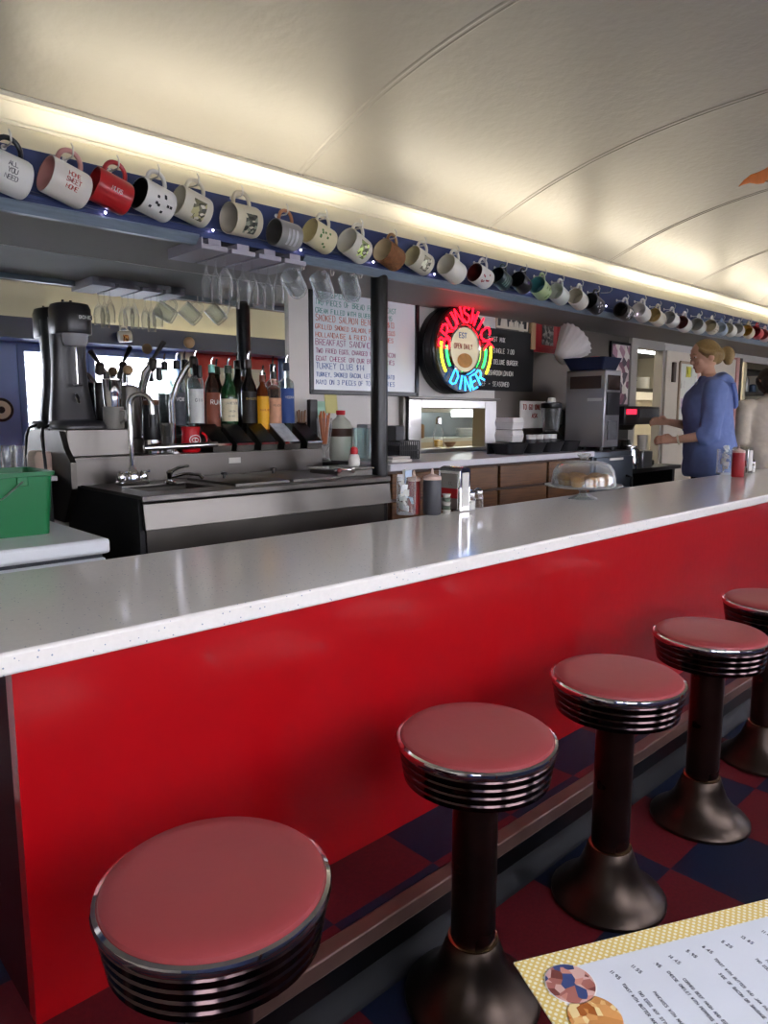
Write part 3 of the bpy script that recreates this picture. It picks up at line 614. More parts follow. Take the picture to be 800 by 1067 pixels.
bottle(239, 3.025, 373, .041, 'round', mat('green_bottle_glass', '#0d3a1c', .08, spec=.8, coat=.4), 'large green whiskey bottle with cream label and silver pourer', (pl('cream_label', '#e4d9b8'), .18, .47), [('JAMESON', .40, .011), ('IRISH', .30, .008), ('WHISKEY', .24, .006)], capm=mat('green_cap', '#2a3a24', .4))
bottle(260, 3.028, 366, .039, 'round', mat('brown_black_glass', '#120c0a', .12, spec=.7), 'black cream liqueur bottle with round pictured label beside the green bottle', (pl('black_label', '#1c1714', var=.6, scale=30), .14, .52), [('BAILEYS', .42, .010)], linec=pl('gold_print', '#d8b86a'), capm=mat('brown_cap', '#2b1a12', .4))
bottle(274, 2.99, 384, .031, 'slim', mat('amber_glass', '#5c2408', .1, spec=.7), 'amber bottle with yellow label right of the black bottle', (pl('yellow_label', '#e8ab1c'), .08, .58), [('KAHLUA', .36, .010)], linec=pl('red_print', '#a02020'), capm=mat('orange_cap', '#6a2a12', .4))
bottle(286, 3.03, 380, .036, 'square', thin_glass('peach_glass', '#e6c3a8', .5), 'clear bottle with peach coloured label left of the blue labelled bottle', (pl('peach_label', '#cf9a78', var=.25, scale=30), .08, .52), [('PEACH', .40, .010)])
bottle(299, 3.02, 370, .038, 'square', clear_l, 'clear vodka bottle with blue label at the right end of the row', (pl('blue_label', '#2d4f92', var=.2), .14, .58), [('VODKA', .45, .012)], linec=white, capm=mat('navy_cap', '#16233f', .4))

# ---------------------------------------------------------------- things right of the bottles, on the back counter
tag(B().box(PY(322, 440, 3.0).x, PY(330, 440, 3.0).x, 2.99, 3.02, 1.056, 1.30).build('menu_holder', black, bevel=.004), 'upright black slab between the straws and the ice cream glass', 'holder')
p = PY(314, 445, 3.02)
t = thing('straw_cup', 'short cup of brown paper straws right of the blue labelled bottle', 'cup', (p.x, 3.02, 1.125))
B().lathe([(.02, 0), (.026, .06), (.024, .06), (.018, .004)], (p.x, 3.02, 1.125)).build('cup', mat('brown_cup', '#5d4636', .6), t)
straw = mat('brown_paper_straw', '#8d6a4a', .7, var=.2)
for i in range(9):
    a = 2*PI*i/9; B().tube([(p.x+.010*math.cos(a), 3.02+.010*math.sin(a), 1.128), (p.x+.022*math.cos(a), 3.02+.022*math.sin(a), 1.235+.006*(i % 3))], .0035, 6).build('straw', straw, t)

# ---------------------------------------------------------------- left of the mixer: ledge with glasses, chest freezer, bucket
lg = tag(B().box(-1.2, .985, 2.90, 3.075, .965, .985).build('glass_ledge', mat('white_ledge', '#d9d7d2', .4), bevel=.003), 'white ledge under the mirror left of the drink mixer', 'shelf')
b = B().box(-1.2, .985, 2.97, 3.07, PL, .963); struct(b.build('trim_20', mat('dark_ledge_front', '#17171a', .5)), 'dark panel under the white ledge')
k = 0
for i in range(6):
    x = .62+.052*i; y = 3.02 if i % 2 else 2.96; h = .085+.015*(i % 3)
    tag(B().lathe([(.022, 0), (.024, .003), (.027, h), (.0255, h), (.022, .008), (0, .007)], (x, y, .985), seg=20).build('water_glass', glass, loc=(x, y, .985)), ['first', 'second', 'third', 'fourth', 'fifth', 'sixth'][i]+' clear water glass along the white ledge, counted from the left', 'glass', 'water glasses on the ledge')
p = PY(20, 488, 2.94)
tag(B().box(.62, .82, 2.905, 2.935, .985, 1.02).build('dark_tray', mat('dark_brown_tray', '#2b1c16', .5), bevel=.003), 'low dark brown strip on the ledge before the glasses', 'tray')
p = PY(40, 470, 3.0)
tag(B().lathe([(.03, 0), (.033, .004), (.036, .07), (.028, .085), (.026, .09), (0, .088)], (p.x+.03, 3.03, .985)).build('white_jar', mat('white_pink_jar', '#d8bfae', .5), loc=(p.x+.03, 3.03, .985)), 'small pale jar between the glasses and the drink mixer', 'jar')
FZ = .86
fz = thing('chest_freezer', 'white chest freezer behind the counter under the green bucket', 'freezer', (.3, 2.33, PL))
wf = mat('white_enamel', '#dcdfe2', .3, var=.03)
B().box(-.5, .835, 2.085, 2.60, PL, FZ-.058).build('body', wf, fz, bevel=.01)
B().box(-.505, .842, 2.07, 2.61, FZ-.045, FZ).build('lid', wf, fz, bevel=.01)
B().box(-.49, .825, 2.095, 2.59, FZ-.06, FZ-.043).build('gasket', mat('grey_gasket', '#3c3e42', .6), fz)
B().box(-.3, .0, 2.055, 2.075, FZ-.035, FZ-.02).build('handle', wf, fz, bevel=.004)
gr = mat('green_bucket_plastic', '#0f6b3a', .4, var=.06, spec=.5)
bk = thing('cleaning_bucket', 'square green plastic bucket with wire handle on the white freezer', 'bucket', (.60, 2.39, FZ))
def sq(x0, x1, y0, y1, z, n=6, r=.02):
    out = []
    for cx_, cy_, a0 in ((x1-r, y1-r, 0), (x0+r, y1-r, PI/2), (x0+r, y0+r, PI), (x1-r, y0+r, 1.5*PI)):
        for i in range(n): a = a0+PI/2*i/(n-1); out.append((cx_+r*math.cos(a), cy_+r*math.sin(a), z))
    return out
x0, x1, y0, y1 = .44, .745, 2.28, 2.50
B().loft([sq(x0, x1, y0, y1, FZ), sq(x0-.012, x1+.012, y0-.012, y1+.012, FZ+.178), sq(x0-.02, x1+.02, y0-.02, y1+.02, FZ+.18), sq(x0-.02, x1+.02, y0-.02, y1+.02, FZ+.192), sq(x0-.010, x1+.010, y0-.010, y1+.010, FZ+.192), sq(x0+.004, x1-.004, y0+.004, y1-.004, FZ+.005)], True, True).build('shell', gr, bk)
hx = PY(23, 497, 2.265).x
B().box(hx-.016, hx+.016, 2.262, 2.27, FZ+.15, FZ+.18).build('handle_ear', gr, bk, bevel=.003)
B().tube([(hx, 2.262, FZ+.165), (hx-.06, 2.25, FZ+.12), (hx-.16, 2.235, FZ+.09), (hx-.3, 2.24, FZ+.10)], .0025, 6).build('wire_handle', mat('wire_metal', '#b8b8b4', .3, 1), bk)
# ---------------------------------------------------------------- mugs on the beam
hookm = mat('white_enamel_hook', '#d6d2c8', .35, .3)
def mug(i, u, v, size, body, inner, handle, desc, yaw=.2, tilt=.12, design=None, dcol='#444444', group='mugs hanging along the blue beam', rough=.3, knit=False, text=None, hook=True, pos=None):
    y = 2.386; c = pos or PY(u, v, y); s = size
    r, L = .051*s, .112*s
    t = thing('hanging_mug', desc, 'mug', c, 0, group)
    M = RZ(yaw) @ RY(tilt)                 # axis +X is the foot, opening towards -X
    A = M @ RY(PI/2)                        # lathe axis
    mb = mat('mug_'+body, body, rough, var=.05, coat=.2) if not knit else mat('mug_knit', body, .7, var=.5, scale=60, bump=1.0, bscale=90)
    mi = mat('mug_'+inner, inner, rough, var=.05, coat=.2); mh = mat('mug_'+handle, handle, rough, var=.05, coat=.2)
    prof = [(r*.86, L*.5), (r*.95, L*.47), (r, L*.40), (r, -L*.46), (r*.985, -L*.495), (r*.95, -L*.5)]
    b = B(); b.lathe(prof, (0, 0, 0), A, 32); b.build('body', mb, t, world=False)
    b = B(); b.lathe([(r*.96, -L*.5), (r*.92, -L*.49), (r*.90, -L*.40), (r*.88, L*.38), (r*.6, L*.41), (0, L*.41)], (0, 0, 0), A, 32); 
    me = b.build('lining', mi, t, world=False)
    # the rim face of the lathe caps must stay open
    for ob, keep in ((me, 'last'),):
        import bmesh
        bm = bmesh.new(); bm.from_mesh(ob.data)
        big = [f for f in bm.faces if len(f.verts) > 8]
        bmesh.ops.delete(bm, geom=sorted(big, key=lambda f: (A.transposed() @ f.calc_center_median()).z)[:1], context='FACES_ONLY'); bm.to_mesh(ob.data); bm.free()
    ob = [o for o in t.children if o.name.startswith('body')]
    bm = bmesh.new(); bm.from_mesh(ob[0].data); big = [f for f in bm.faces if len(f.verts) > 8]
    bmesh.ops.delete(bm, geom=sorted(big, key=lambda f: (A.transposed() @ f.calc_center_median()).z)[:1], context='FACES_ONLY'); bm.to_mesh(ob[0].data); bm.free()
    hp = [Vector((L*.30*math.cos(a), 0, r*.9+.046*s*max(0, math.sin(a))**.7)) for a in [PI*k/14 for k in range(15)]]
    b = B(); b.tube([M @ p for p in hp], .0068*s, 10); b.build('handle', mh, t, world=False)
    if design:
        R = r*1.012; b = B()
        a0 = PI+.22
        if design == 'text':
            for k, ln in enumerate(text or ['MORE', 'COFFEE']):
                for j, ch in enumerate(ln):
                    ang = a0-.34*((len(text)-1)/2-k) if text else a0
                    o = Vector(((j-(len(ln)-1)/2)*.0085*s-.004, R*math.cos(ang), R*math.sin(ang)))
                    write(b, ch, M @ o, M @ Vector((1, 0, 0)), M @ Vector((0, math.sin(ang), -math.cos(ang))).normalized(), .012*s, .0010*s)
        else:
            n = {'patch': 1, 'bands': 3, 'spots': 9}[design]; rnd = random.Random(i)
            for k in range(n):
                if design == 'patch': xa, xb, aa, ab = -.20*L, .24*L, PI*.92, PI*1.34
                elif design == 'bands': xa, xb, aa, ab = (-.22+.17*k)*L, (-.12+.17*k)*L, PI*.92, PI*1.32
                else:
                    q = rnd.uniform(-.3, .3); w = rnd.uniform(.9, 1.3); xa, xb, aa, ab = (q-.04)*L, (q+.04)*L, PI*w, PI*(w+.055)
                rings = [[M @ Vector((xa+(xb-xa)*jx/3, R*math.cos(a), R*math.sin(a))) for jx in range(4)] for a in [aa+(ab-aa)*ka/8 for ka in range(9)]]
                b.loft(rings, False, False, closed=False)
        pm = mat('print_'+dcol, dcol, .4, var=.6, scale=45)
        if design == 'patch':
            h_ = [int(dcol[k:k+2], 16) for k in (1, 3, 5)]; sh = lambda f: '#%02x%02x%02x' % tuple(min(255, int(q*f)) for q in h_)
            pm = cells('picture_'+dcol, [sh(.55), sh(1.0), sh(1.7), sh(.8), body], 75)
        b.build('printed_design', pm, t, world=False)
    if hook:
        za = c.z + (M @ Vector((0, 0, r*.9+.046*s))).z - .013*s; hx = c.x + (M @ Vector((0, 0, r*.9+.046*s))).x
        hk = [(hx, 2.452, za+.006), (hx, 2.43, za+.002), (hx, 2.385, za-.001), (hx-.002, 2.370, za+.004), (hx-.004, 2.364, za+.02), (hx-.005, 2.372, za+.034)]
        short = ' '.join(desc.split(',')[0].split()[:9])
        h = B().tube(hk, .0028, 8); h.lathe([(.008, 0), (.008, .003), (.003, .005)], (hx, 2.4505, za+.006), RX(PI/2))
        tag(h.build('cup_hook', hookm), 'small cup hook holding the '+short, 'hook', 'cup hooks screwed into the blue beam')
MUGS = [
 (5, 180, 1.12, '#d9d8d2', '#e6e2d8', '#17181c', 'white mug with black handle and small print, cut by the left edge', 'text', '#55555a', ['ALL', 'YOU', 'NEED']),
 (68, 191, 1.12, '#ddd6cc', '#c98f88', '#c08a84', 'cream mug with pink lining, pink handle and red lettering', 'text', '#c0504c', ['HOME', 'SWEET', 'HOME']),
 (115, 200, 1.06, '#b3262a', '#a32024', '#a8262a', 'plain red mug with white script', 'text', '#f0dcd4', ['MUGS']),
 (160, 209, 1.06, '#dcdad4', '#121212', '#d8d6d0', 'white mug with black lining and little black figures', 'spots', '#1c1c1e', None),
 (200, 216, 1.04, '#d6d0bd', '#d8d2bc', '#d6d0bd', 'cream mug with a landscape picture', 'patch', '#6e6a4c', None),
 (252, 230, 1.10, '#cfc6ac', '#bdb6a4', '#cfc6ac', 'cream mug with a dark grey house picture, hung nearly level', 'patch', '#56594c', None),
 (297, 245, 1.00, '#8f8f8c', '#55524e', '#b07a58', 'grey mug with tan animal handle', 'bands', '#b9babc', None),
 (333, 247, 1.02, '#dad0a8', '#d8c890', '#dcd6c0', 'cream yellow lined mug with green leaf print', 'spots', '#4c7a3a', None),
 (370, 257, 1.06, '#dcd8c8', '#dedacb', '#dcd8c8', 'cream mug with a green picture, just left of the brown knitted mug', 'patch', '#8a9a5c', None),
 (406, 266, 1.02, '#8a5a36', '#d8c49c', '#9a744a', 'brown rough textured mug with cream lining', None, None, None),
 (437, 272, .98, '#d8d2bc', '#d2c79e', '#d8d2bc', 'cream mug with yellowish lining right of the brown mug', 'patch', '#a9a488', None),
 (471, 281, 1.04, '#e2ded2', '#e0dac8', '#e2ded2', 'plain white mug above the neon sign', None, None, None),
 (501, 288, .96, '#e0dcd4', '#5a1f1e', '#e0dcd4', 'white mug with dark red lining and cherry spots', 'spots', '#a02a30', None),
 (522, 291, .86, '#25363c', '#1d2f38', '#25363c', 'dark teal mug beside the cherry spotted mug', 'bands', '#5f7a72', None),
 (543, 295, .88, '#1d1b20', '#15151a', '#26242a', 'black mug with purple print', 'text', '#8a6cc0', ['WOW']),
 (563, 301, .96, '#a9bd8c', '#4d8a8c', '#b4c598', 'pale green mug with teal lining', 'spots', '#6d8a50', None),
 (582, 307, .96, '#d8dcd2', '#d2d6c8', '#d8dcd2', 'pale white mug right of the green mug', None, None, None),
 (602, 312, .98, '#dedad0', '#d6cdb2', '#dedad0', 'white mug with beige lining left of the black and white mug', None, None, None),
 (619, 317, .98, '#34363a', '#26282c', '#2c2d30', 'black and white mug before the empty hook', 'spots', '#d8d8d4', None),
 (650, 325, .96, '#3a3432', '#231a18', '#e0ddd6', 'dark brown mug right of the empty hook', 'patch', '#cfcac0', None),
 (668, 326, 1.0, '#e6e3dc', '#e2ded4', '#e6e3dc', 'white mug right of the dark brown mug', None, None, None),
 (684, 331, .98, '#e2dcc8', '#dcc27c', '#e2dcc8', 'cream mug with warm yellow lining', None, None, None),
 (699, 333, .94, '#e0ded8', '#c9c8c4', '#e0ded8', 'white mug with greyish lining above the doorway', None, None, None),
 (712, 338, .98, '#e4e0d8', '#7a2f2a', '#e4e0d8', 'white mug with brick red lining above the blonde person', None, None, None),
 (727, 340, .98, '#dcdcd4', '#a9aaa0', '#dcdcd4', 'pale mug with grey lining after the brick red lined one', None, None, None),
 (741, 341, .94, '#e0dac8', '#cdbf9c', '#e0dac8', 'ivory mug with tan lining, far along the beam', 'spots', '#9a6a44', None),
 (751, 343, .90, '#b8c8da', '#c4cdd2', '#a8bcd6', 'pale blue mug, far along the beam', None, None, None),
 (760, 344, .92, '#dedace', '#d8d2bc', '#dedace', 'off white mug after the pale blue mug', None, None, None),
 (769, 344, .90, '#d6d4cc', '#c2c0b8', '#d6d4cc', 'light grey mug before the yellow lined far mug', None, None, None),
 (779, 346, .94, '#e0d4b0', '#d8a83c', '#e0d4b0', 'cream mug with bright yellow lining, near the right edge', None, None, None),
 (788, 347, .92, '#c23a44', '#b42c38', '#c8404a', 'red mug near the right edge', None, None, None),
 (796, 350, .92, '#dcb4b0', '#c43c48', '#dcb4b0', 'pink and white mug at the right edge', None, None, None),
]
rn = random.Random(3)
for i, (u, v, s, bo, inn, ha, d, de, dc, tx) in enumerate(MUGS):
    far = max(0, (u-560)/240)
    tl = {0: .2, 5: -.02, 6: .05}.get(i, rn.uniform(.20, .34)*(1-.5*far))
    mug(i, u, v, s, bo, inn, ha, d, yaw=.10+rn.uniform(-.08, .10), tilt=tl, design=de, dcol=dc, text=tx, knit=(i == 9))
p = PY(632, 305, 2.41)
tag(B().tube([(p.x, 2.452, p.z+.004), (p.x, 2.42, p.z), (p.x, 2.39, p.z), (p.x-.004, 2.372, p.z+.012), (p.x-.005, 2.374, p.z+.03)], .0028, 8).build('cup_hook', hookm), 'empty cup hook between the two groups of mugs', 'hook', 'cup hooks screwed into the blue beam')
# string of tiny lights along the beam ledge
ls = thing('string_lights', 'string of tiny violet white lights along the blue beam', 'string lights', (2, 2.44, 1.9))
pts = [(x/10, 2.438, 1.905+.006*math.sin(x*1.7)-.012*abs(math.sin(x*.45))) for x in range(-10, 72)]
B().tube(pts, .0012, 5).build('wire', mat('clear_wire', '#6d7078', .4), ls)
bulb = mat('lit_violet_bulb', '#d8ccff', .3, em=14)
for i in range(4, 80, 4): B().ell((pts[i][0]+.03, 2.436, pts[i][2]-.004), (.0035, .0035, .0045), 8, 6).build('bulb', bulb, ls)

# ---------------------------------------------------------------- stemware rack, flutes and glass mugs
rk = thing('stemware_rack', 'pale wooden hanging rack for stem glasses under the blue beam', 'glass rack', (1.62, 2.56, 1.825))
lil = mat('pale_lilac_rack_paint', '#a29ea8', .45, var=.1, scale=6)
RZ0, RY0, RY1 = 1.825, 2.436, 2.70
rackx = [1.438+.122*k for k in range(4)]
for x in rackx:
    B().box(x-.026, x+.026, RY0+.004, RY1, RZ0+.016, 1.8645).build('hanger', lil, rk)
    B().box(x-.053, x+.053, RY0, RY1, RZ0, RZ0+.018).build('slat', lil, rk, bevel=.002)
B().box(1.382, 1.387, RY0, RY1, RZ0, 1.8645).build('side_board', lil, rk)
B().box(1.387, 1.858, RY1-.012, RY1, RZ0+.02, 1.8645).build('back_rail', lil, rk)
def flute(x, y, label, h=.19, rb=.026):
    z = RZ0+.0195
    M = Matrix(((1, 0, 0), (0, 1, 0), (0, 0, -1)))
    prof = [(.029, 0), (.029, .0015), (.006, .006), (.0035, .012), (.0035, h*.36), (.008, h*.42), (rb*.8, h*.55), (rb, h*.72), (rb*.88, h), (rb*.82, h), (rb*.94, h*.72), (rb*.7, h*.56), (.0015, h*.45)]
    tag(B().lathe(prof, (x, y, z+.003), M, 22).build('champagne_flute', stemg, loc=(x, y, z-h)), label, 'glass', 'stem glasses hanging in the rack')
stemg = thin_glass('stemware_glass', '#fdfefe', .55)
rows = ['front', 'middle', 'rear']
for li in range(3):
    x = rackx[li]+.061
    for k in range(3):
        flute(x, 2.475+.069*k, '%s stem glass hanging in the %s slot of the rack, counted from the left' % (rows[k].capitalize(), ['first', 'second', 'third'][li]), h=.178+.018*((li+k) % 2), rb=.023+.006*((li+2*k) % 3 == 0))
gm = thin_glass('thick_mug_glass', '#f8fbfc', .62)
for i, (u, v) in enumerate(((307, 296), (336, 299), (365, 300))):
    c = PY(u, v, 2.50)
    t = thing('glass_mug', ['clear glass mug hung nearest the stem glasses', 'clear glass mug hung in the middle of three before the whiteboard', 'clear glass mug hung nearest the black column'][i], 'mug', c, 0, 'clear glass mugs under the beam')
    M = RZ(.5) @ RY([.55, .75, .85][i]); A = M @ RY(PI/2); r, L = .042, .108
    B().lathe([(r*.8, L*.5), (r*.88, L*.46), (r, L*.3), (r*1.02, -L*.5), (r*.96, -L*.5), (r*.92, L*.25), (r*.75, L*.38), (0, L*.38)], (0, 0, 0), A, 28).build('body', gm, t, world=False)
    hp = [Vector((L*.32*math.cos(a), 0, r*.95+.040*max(0, math.sin(a))**.8)) for a in [PI*k/12 for k in range(13)]]
    B().tube([M @ q for q in hp], .006, 8).build('handle', gm, t, world=False)
    top = c + M @ Vector((0, 0, r*.95+.036))
    h = B().tube([(top.x, 2.50, 1.868), (top.x, 2.50, top.z+.01), (top.x, 2.495, top.z-.004), (top.x, 2.482, top.z-.003), (top.x, 2.478, top.z+.012)], .0025, 6)
    tag(h.build('ceiling_hook', hookm), 'wire hook above the '+['left', 'middle', 'right'][i]+' one of the three clear glass mugs', 'hook', 'hooks under the soffit')

for i, (x, z, d) in enumerate(((2.33, 1.845, 'white mug with grey print on the window header, left in the mirror'), (2.87, 1.93, 'white mug with orange print on the window header, right in the mirror'))):
    mug(50+i, 0, 0, 1.0, '#e2e0da', '#dcd8ce', '#e2e0da', d, yaw=PI+.15, tilt=.1, design='bands' if i == 0 else 'patch', dcol=['#8a8c90', '#c0703c'][i], group='mugs on the window header', hook=False, pos=Vector((x, YF+.405, z)))
    b = B().tube([(x, YF+.338, z+.095), (x, YF+.37, z+.083), (x, YF+.41, z+.083), (x, YF+.425, z+.10), (x, YF+.424, z+.115)], .0028, 8)
    tag(b.build('cup_hook', hookm), ['hook of the left white mug on the window header', 'hook of the right white mug on the window header'][i], 'hook', 'hooks on the window header')
# ---------------------------------------------------------------- whiteboard with the day's specials
wb = thing('whiteboard', 'framed whiteboard menu in coloured marker between mirror and neon sign', 'whiteboard', (2.76, YM-.02, 1.35))
w0, w1, wz0, wz1 = 2.350, 3.168, 1.335, 1.915
B().box(w0, w1, YM-.022, YM-.002, wz0, wz1).build('board', mat('whiteboard_surface', '#dfe4e8', .18, var=.03, scale=3), wb)
fr = B()
for a in ((w0-.004, w0+.022, wz0, wz1), (w1-.022, w1+.004, wz0, wz1), (w0, w1, wz0-.004, wz0+.02), (w0, w1, wz1-.02, wz1+.004)): fr.box(a[0], a[1], YM-.034, YM-.002, a[2], a[3])
fr.build('frame', blackpaint, wb, bevel=.002)
LN = [('THE SPECIALS', 0, .045), ('TWO PIECES OF BREAD FRENCH TOAST', 0, .036), ('CREAM FILLED WITH BLUEBERRY $11.95', 0, .031), ('SMOKED SALMON BENEDICT $13', 1, .042), ('GRILLED SMOKED SALMON, POACHED EGGS', 1, .030), ('HOLLANDAISE & FRIED HOME FRIES', 1, .032),
      ('BREAKFAST SANDWICH $8', 2, .040), ('TWO FRIED EGGS, CHARGED GREENS BACON', 2, .030), ('GOAT CHEESE ON OUR BREAD, FRIES', 2, .031), ('TURKEY CLUB $14', 3, .040), ('TURKEY, SMOKED BACON, LETTUCE, TOMATO', 3, .029), ('MAYO ON 3 PIECES OF TOAST W/FRIES', 3, .031)]
MK = [mat('green_marker', '#3f9a88', .6), mat('orange_marker', '#d0603a', .6), mat('magenta_marker', '#a8447c', .6), mat('blue_marker', '#2c5fa8', .6)]
bs_ = [B() for _ in range(4)]
for i, (tx, k, h) in enumerate(LN):
    z = wz1-.075-.0415*i; n = len(tx); wid = (w1-w0-.09)/n/h-.16 if n > 22 else .56
    write(bs_[k], tx, (w0+.045, YM-.0225, z), (1, 0, .004), (0, 0, 1), h*.78, .0017, wide=min(.7, max(.4, wid)), gap=.2, jit=.05)
for q, m_ in zip(bs_, MK): q.build('marker_writing', m_, wb)

# ---------------------------------------------------------------- neon sign
nx, nz, yf = 3.445, 1.618, 2.945
ns_ = thing('neon_sign', 'round black neon sign with red, green, yellow and blue tubes', 'neon sign', (nx, YM-.07, nz-.27))
R = .267
FM = Matrix(((1, 0, 0), (0, 0, -1), (0, 1, 0)))          # lathe axis -> towards the viewer (-y)
B().lathe([(R*.96, 0), (R, .006), (R, .05), (R*.985, .055), (R, .06), (R, .115), (R*.985, .12), (R*.99, .135), (R*.96, .142), (.05, .142)], (nx, YM-.002, nz), FM, 56).build('housing', blackpaint, ns_)
B().lathe([(.148, 0), (.152, .003), (.152, .018), (.140, .022), (.134, .018), (.134, 0)], (nx, yf, nz), FM, 48).build('dial_ring', chrome, ns_)
dial = mat('cream_dial', '#e6dcb8', .4, var=.06, em=.15)
dl = B().lathe([(.135, 0), (.135, .008), (0, .009)], (nx, yf, nz), FM, 40).build('dial', dial, ns_)
b = B(); write(b, 'EST', (nx-.05, yf-.011, nz+.07), (1, 0, 0), (0, 0, 1), .03, .003); b.build('dial_lettering', mat('dial_blue', '#4c6a9a', .5), dl)
b = B(); write(b, 'OPEN DAILY', (nx-.095, yf-.011, nz+.005), (1, 0, 0), (0, 0, 1), .03, .0026, wide=.45, gap=.15); b.build('dial_script', mat('dial_red', '#a8442c', .5), dl)
b = B(); b.lathe([(.05, 0), (.055, .003), (.0, .004)], (nx+.005, yf-.009, nz-.065), FM, 20, sx=1.3, sy=.8); b.build('dial_picture', mat('dial_orange_picture', '#c98a3c', .5, var=.4, scale=25), dl)
def neon(name, c, s): return mat(name, c, .3, em=s, var=.02)
nr, ng, ny_, nb = neon('neon_red', '#ff1024', 3.2), neon('neon_green', '#20e060', 2.4), neon('neon_yellow', '#ffe428', 2.6), neon('neon_blue', '#2c9cff', 3.0)
def arc_text(tx, a0, a1, rad, h, flip, r, layers):
    for k, ch in enumerate(tx):
        a = a0+(a1-a0)*k/(len(tx)-1); d = Vector((math.cos(a), 0, math.sin(a))); up = -d if flip else d
        ux = Vector((up.z, 0, -up.x)); wd = h*.58
        for dy, g in layers:
            b = B(); write(b, ch, Vector((nx, yf-dy, nz))+d*(rad+(h if flip else 0))-ux*wd/2, ux, up, h, r, wide=.58, seg=6)
            yield b
for b in arc_text('BRUNSWICK', math.radians(172), math.radians(12), .163, .092, False, .0062, ((.03, 1),)): b.build('neon_letter', nr, ns_)
for b in arc_text('DINER', math.radians(238), math.radians(309), .163, .085, True, .0055, ((.03, 1),)): b.build('neon_letter', nb, ns_)
for (a0, a1, rr_, m_) in ((150, 0, 0, 0),)[:0]: pass
for a0, a1, rad, m_, nm in ((176, 214, .185, ng, 'green'), (172, 216, .235, ny_, 'yellow'), (4, -34, .185, ng, 'green'), (8, -36, .235, ny_, 'yellow')):
    P = [Vector((nx+rad*math.cos(math.radians(a0+(a1-a0)*i/12)), yf-.03, nz+rad*math.sin(math.radians(a0+(a1-a0)*i/12)))) for i in range(13)]
    o = B().tube(P, .0075, 8).build('neon_arc', m_, ns_); o['label'] = nm+' neon arc'
# clips behind the letters
B().lathe([(R*.94, 0), (R*.94, .004), (.15, .004)], (nx, yf+.001, nz), FM, 48).build('face_plate', mat('black_face_plate', '#0d0a0c', .25), ns_)

# ---------------------------------------------------------------- letter board, posters, frames
lb = thing('letter_board', 'black letter board with white plastic letters right of the neon sign', 'sign', (4.0, YM-.01, 1.385))
l0, l1, lz0, lz1 = 3.722, 4.365, 1.385, 1.795
B().box(l0, l1, YM-.02, YM-.002, lz0, lz1).build('board', mat('black_felt_board', '#141416', .7), lb, bevel=.003)
wt = mat('white_letters', '#dedcd6', .5)
for i, tx in enumerate(('BREAKFAST MIX', 'BURGER SINGLE 7.00', 'CHEESE.. DELUXE BURGER', 'OR, MUSHROOM,ONION', 'BEEF - SEASONED')):
    b = B(); write(b, tx, (3.74, YM-.0205, lz1-.085-.074*i), (1, 0, 0), (0, 0, 1), .030, .0026, wide=.55, gap=.22 if i != 2 else .14); b.build('letter_line', wt, lb)
def framed(label, x0, x1, z0, z1, fm, pm, mw=.02, mat_board=None, dep=.02, cat='picture'):
    t = thing('framed_picture', label, cat, ((x0+x1)/2, YM-.01, z0))
    fb = B()
    for a in ((x0, x0+mw, z0, z1), (x1-mw, x1, z0, z1), (x0+mw, x1-mw, z0, z0+mw), (x0+mw, x1-mw, z1-mw, z1)): fb.box(a[0], a[1], YM-dep, YM-.002, a[2], a[3])
    fb.build('frame', fm, t, bevel=.002)
    if mat_board:
        B().box(x0+mw, x1-mw, YM-dep*.6, YM-.003, z0+mw, z1-mw).build('mount', mat_board, t)
        dx, dz = (x1-x0)*.27, (z1-z0)*.22
        B().box(x0+dx, x1-dx, YM-dep*.7, YM-.004, z0+dz, z1-dz).build('photo', pm, t)
    else: B().box(x0+mw, x1-mw, YM-dep*.6, YM-.003, z0+mw, z1-mw).build('photo', pm, t)
    return t
p0 = PY(513, 330, YM); p1 = PY(549, 330, YM)
x0, x1 = p0.x+.03, p1.x
t = framed('small black and white poster of people at a table above the letter board', x0, x1, 1.805, 1.985, mat('cream_poster_edge', '#d6cbb4', .5), mat('dark_poster', '#2a2522', .5, var=.6, scale=20), .014, dep=.012)
b = B(); write(b, 'GOOD MORNING', (x0+.03, YM-.008, 1.945), (1, 0, 0), (0, 0, 1), .024, .0022, wide=.5, gap=.16); b.build('poster_title', wt, t)
skin_p = mat('poster_pale', '#cfc4b2', .6, var=.2, scale=30)
for fx, fz, k in ((.085, .055, 1.15), (.165, .045, .85), (.225, .05, .9), (.285, .04, .85)):
    b = B(); b.lathe([(.021*k, 0), (.021*k, .002), (0, .003)], (x0+fx, YM-.0085, 1.80+fz+.045*k), FM, 14)
    b.prism([(-.034*k, -.04), (.034*k, -.04), (.026*k, .012*k), (-.026*k, .012*k)], .0022, FM, (x0+fx, YM-.0085, 1.80+fz)); b.prism([(-.008*k, .0), (.008*k, .0), (.008*k, .03*k), (-.008*k, .03*k)], .0018, FM, (x0+fx, YM-.0085, 1.80+fz))
    b.build('poster_figure', skin_p, t)
a, c = PY(556, 340, YM), PY(582, 340, YM)
framed('red framed small picture above the blender', a.x, c.x, PY(568, 368, YM).z, PY(568, 331, YM).z, mat('red_frame', '#a3252a', .4), cells('grey_photo', ['#55544e', '#8a8880', '#3c3a36', '#a9a498'], 45), .035, mat('red_mount', '#b23a3a', .6))
tag(B().box(a.x-.06, a.x-.012, YM-.03, YM-.002, PY(568, 366, YM).z, PY(568, 332, YM).z).build('picture_edge', mat('pale_wood_slat', '#b99a72', .5), bevel=.003), 'narrow pale wooden picture edge left of the red framed picture', 'picture')
a, c = PY(634, 380, YM), PY(661, 380, YM)
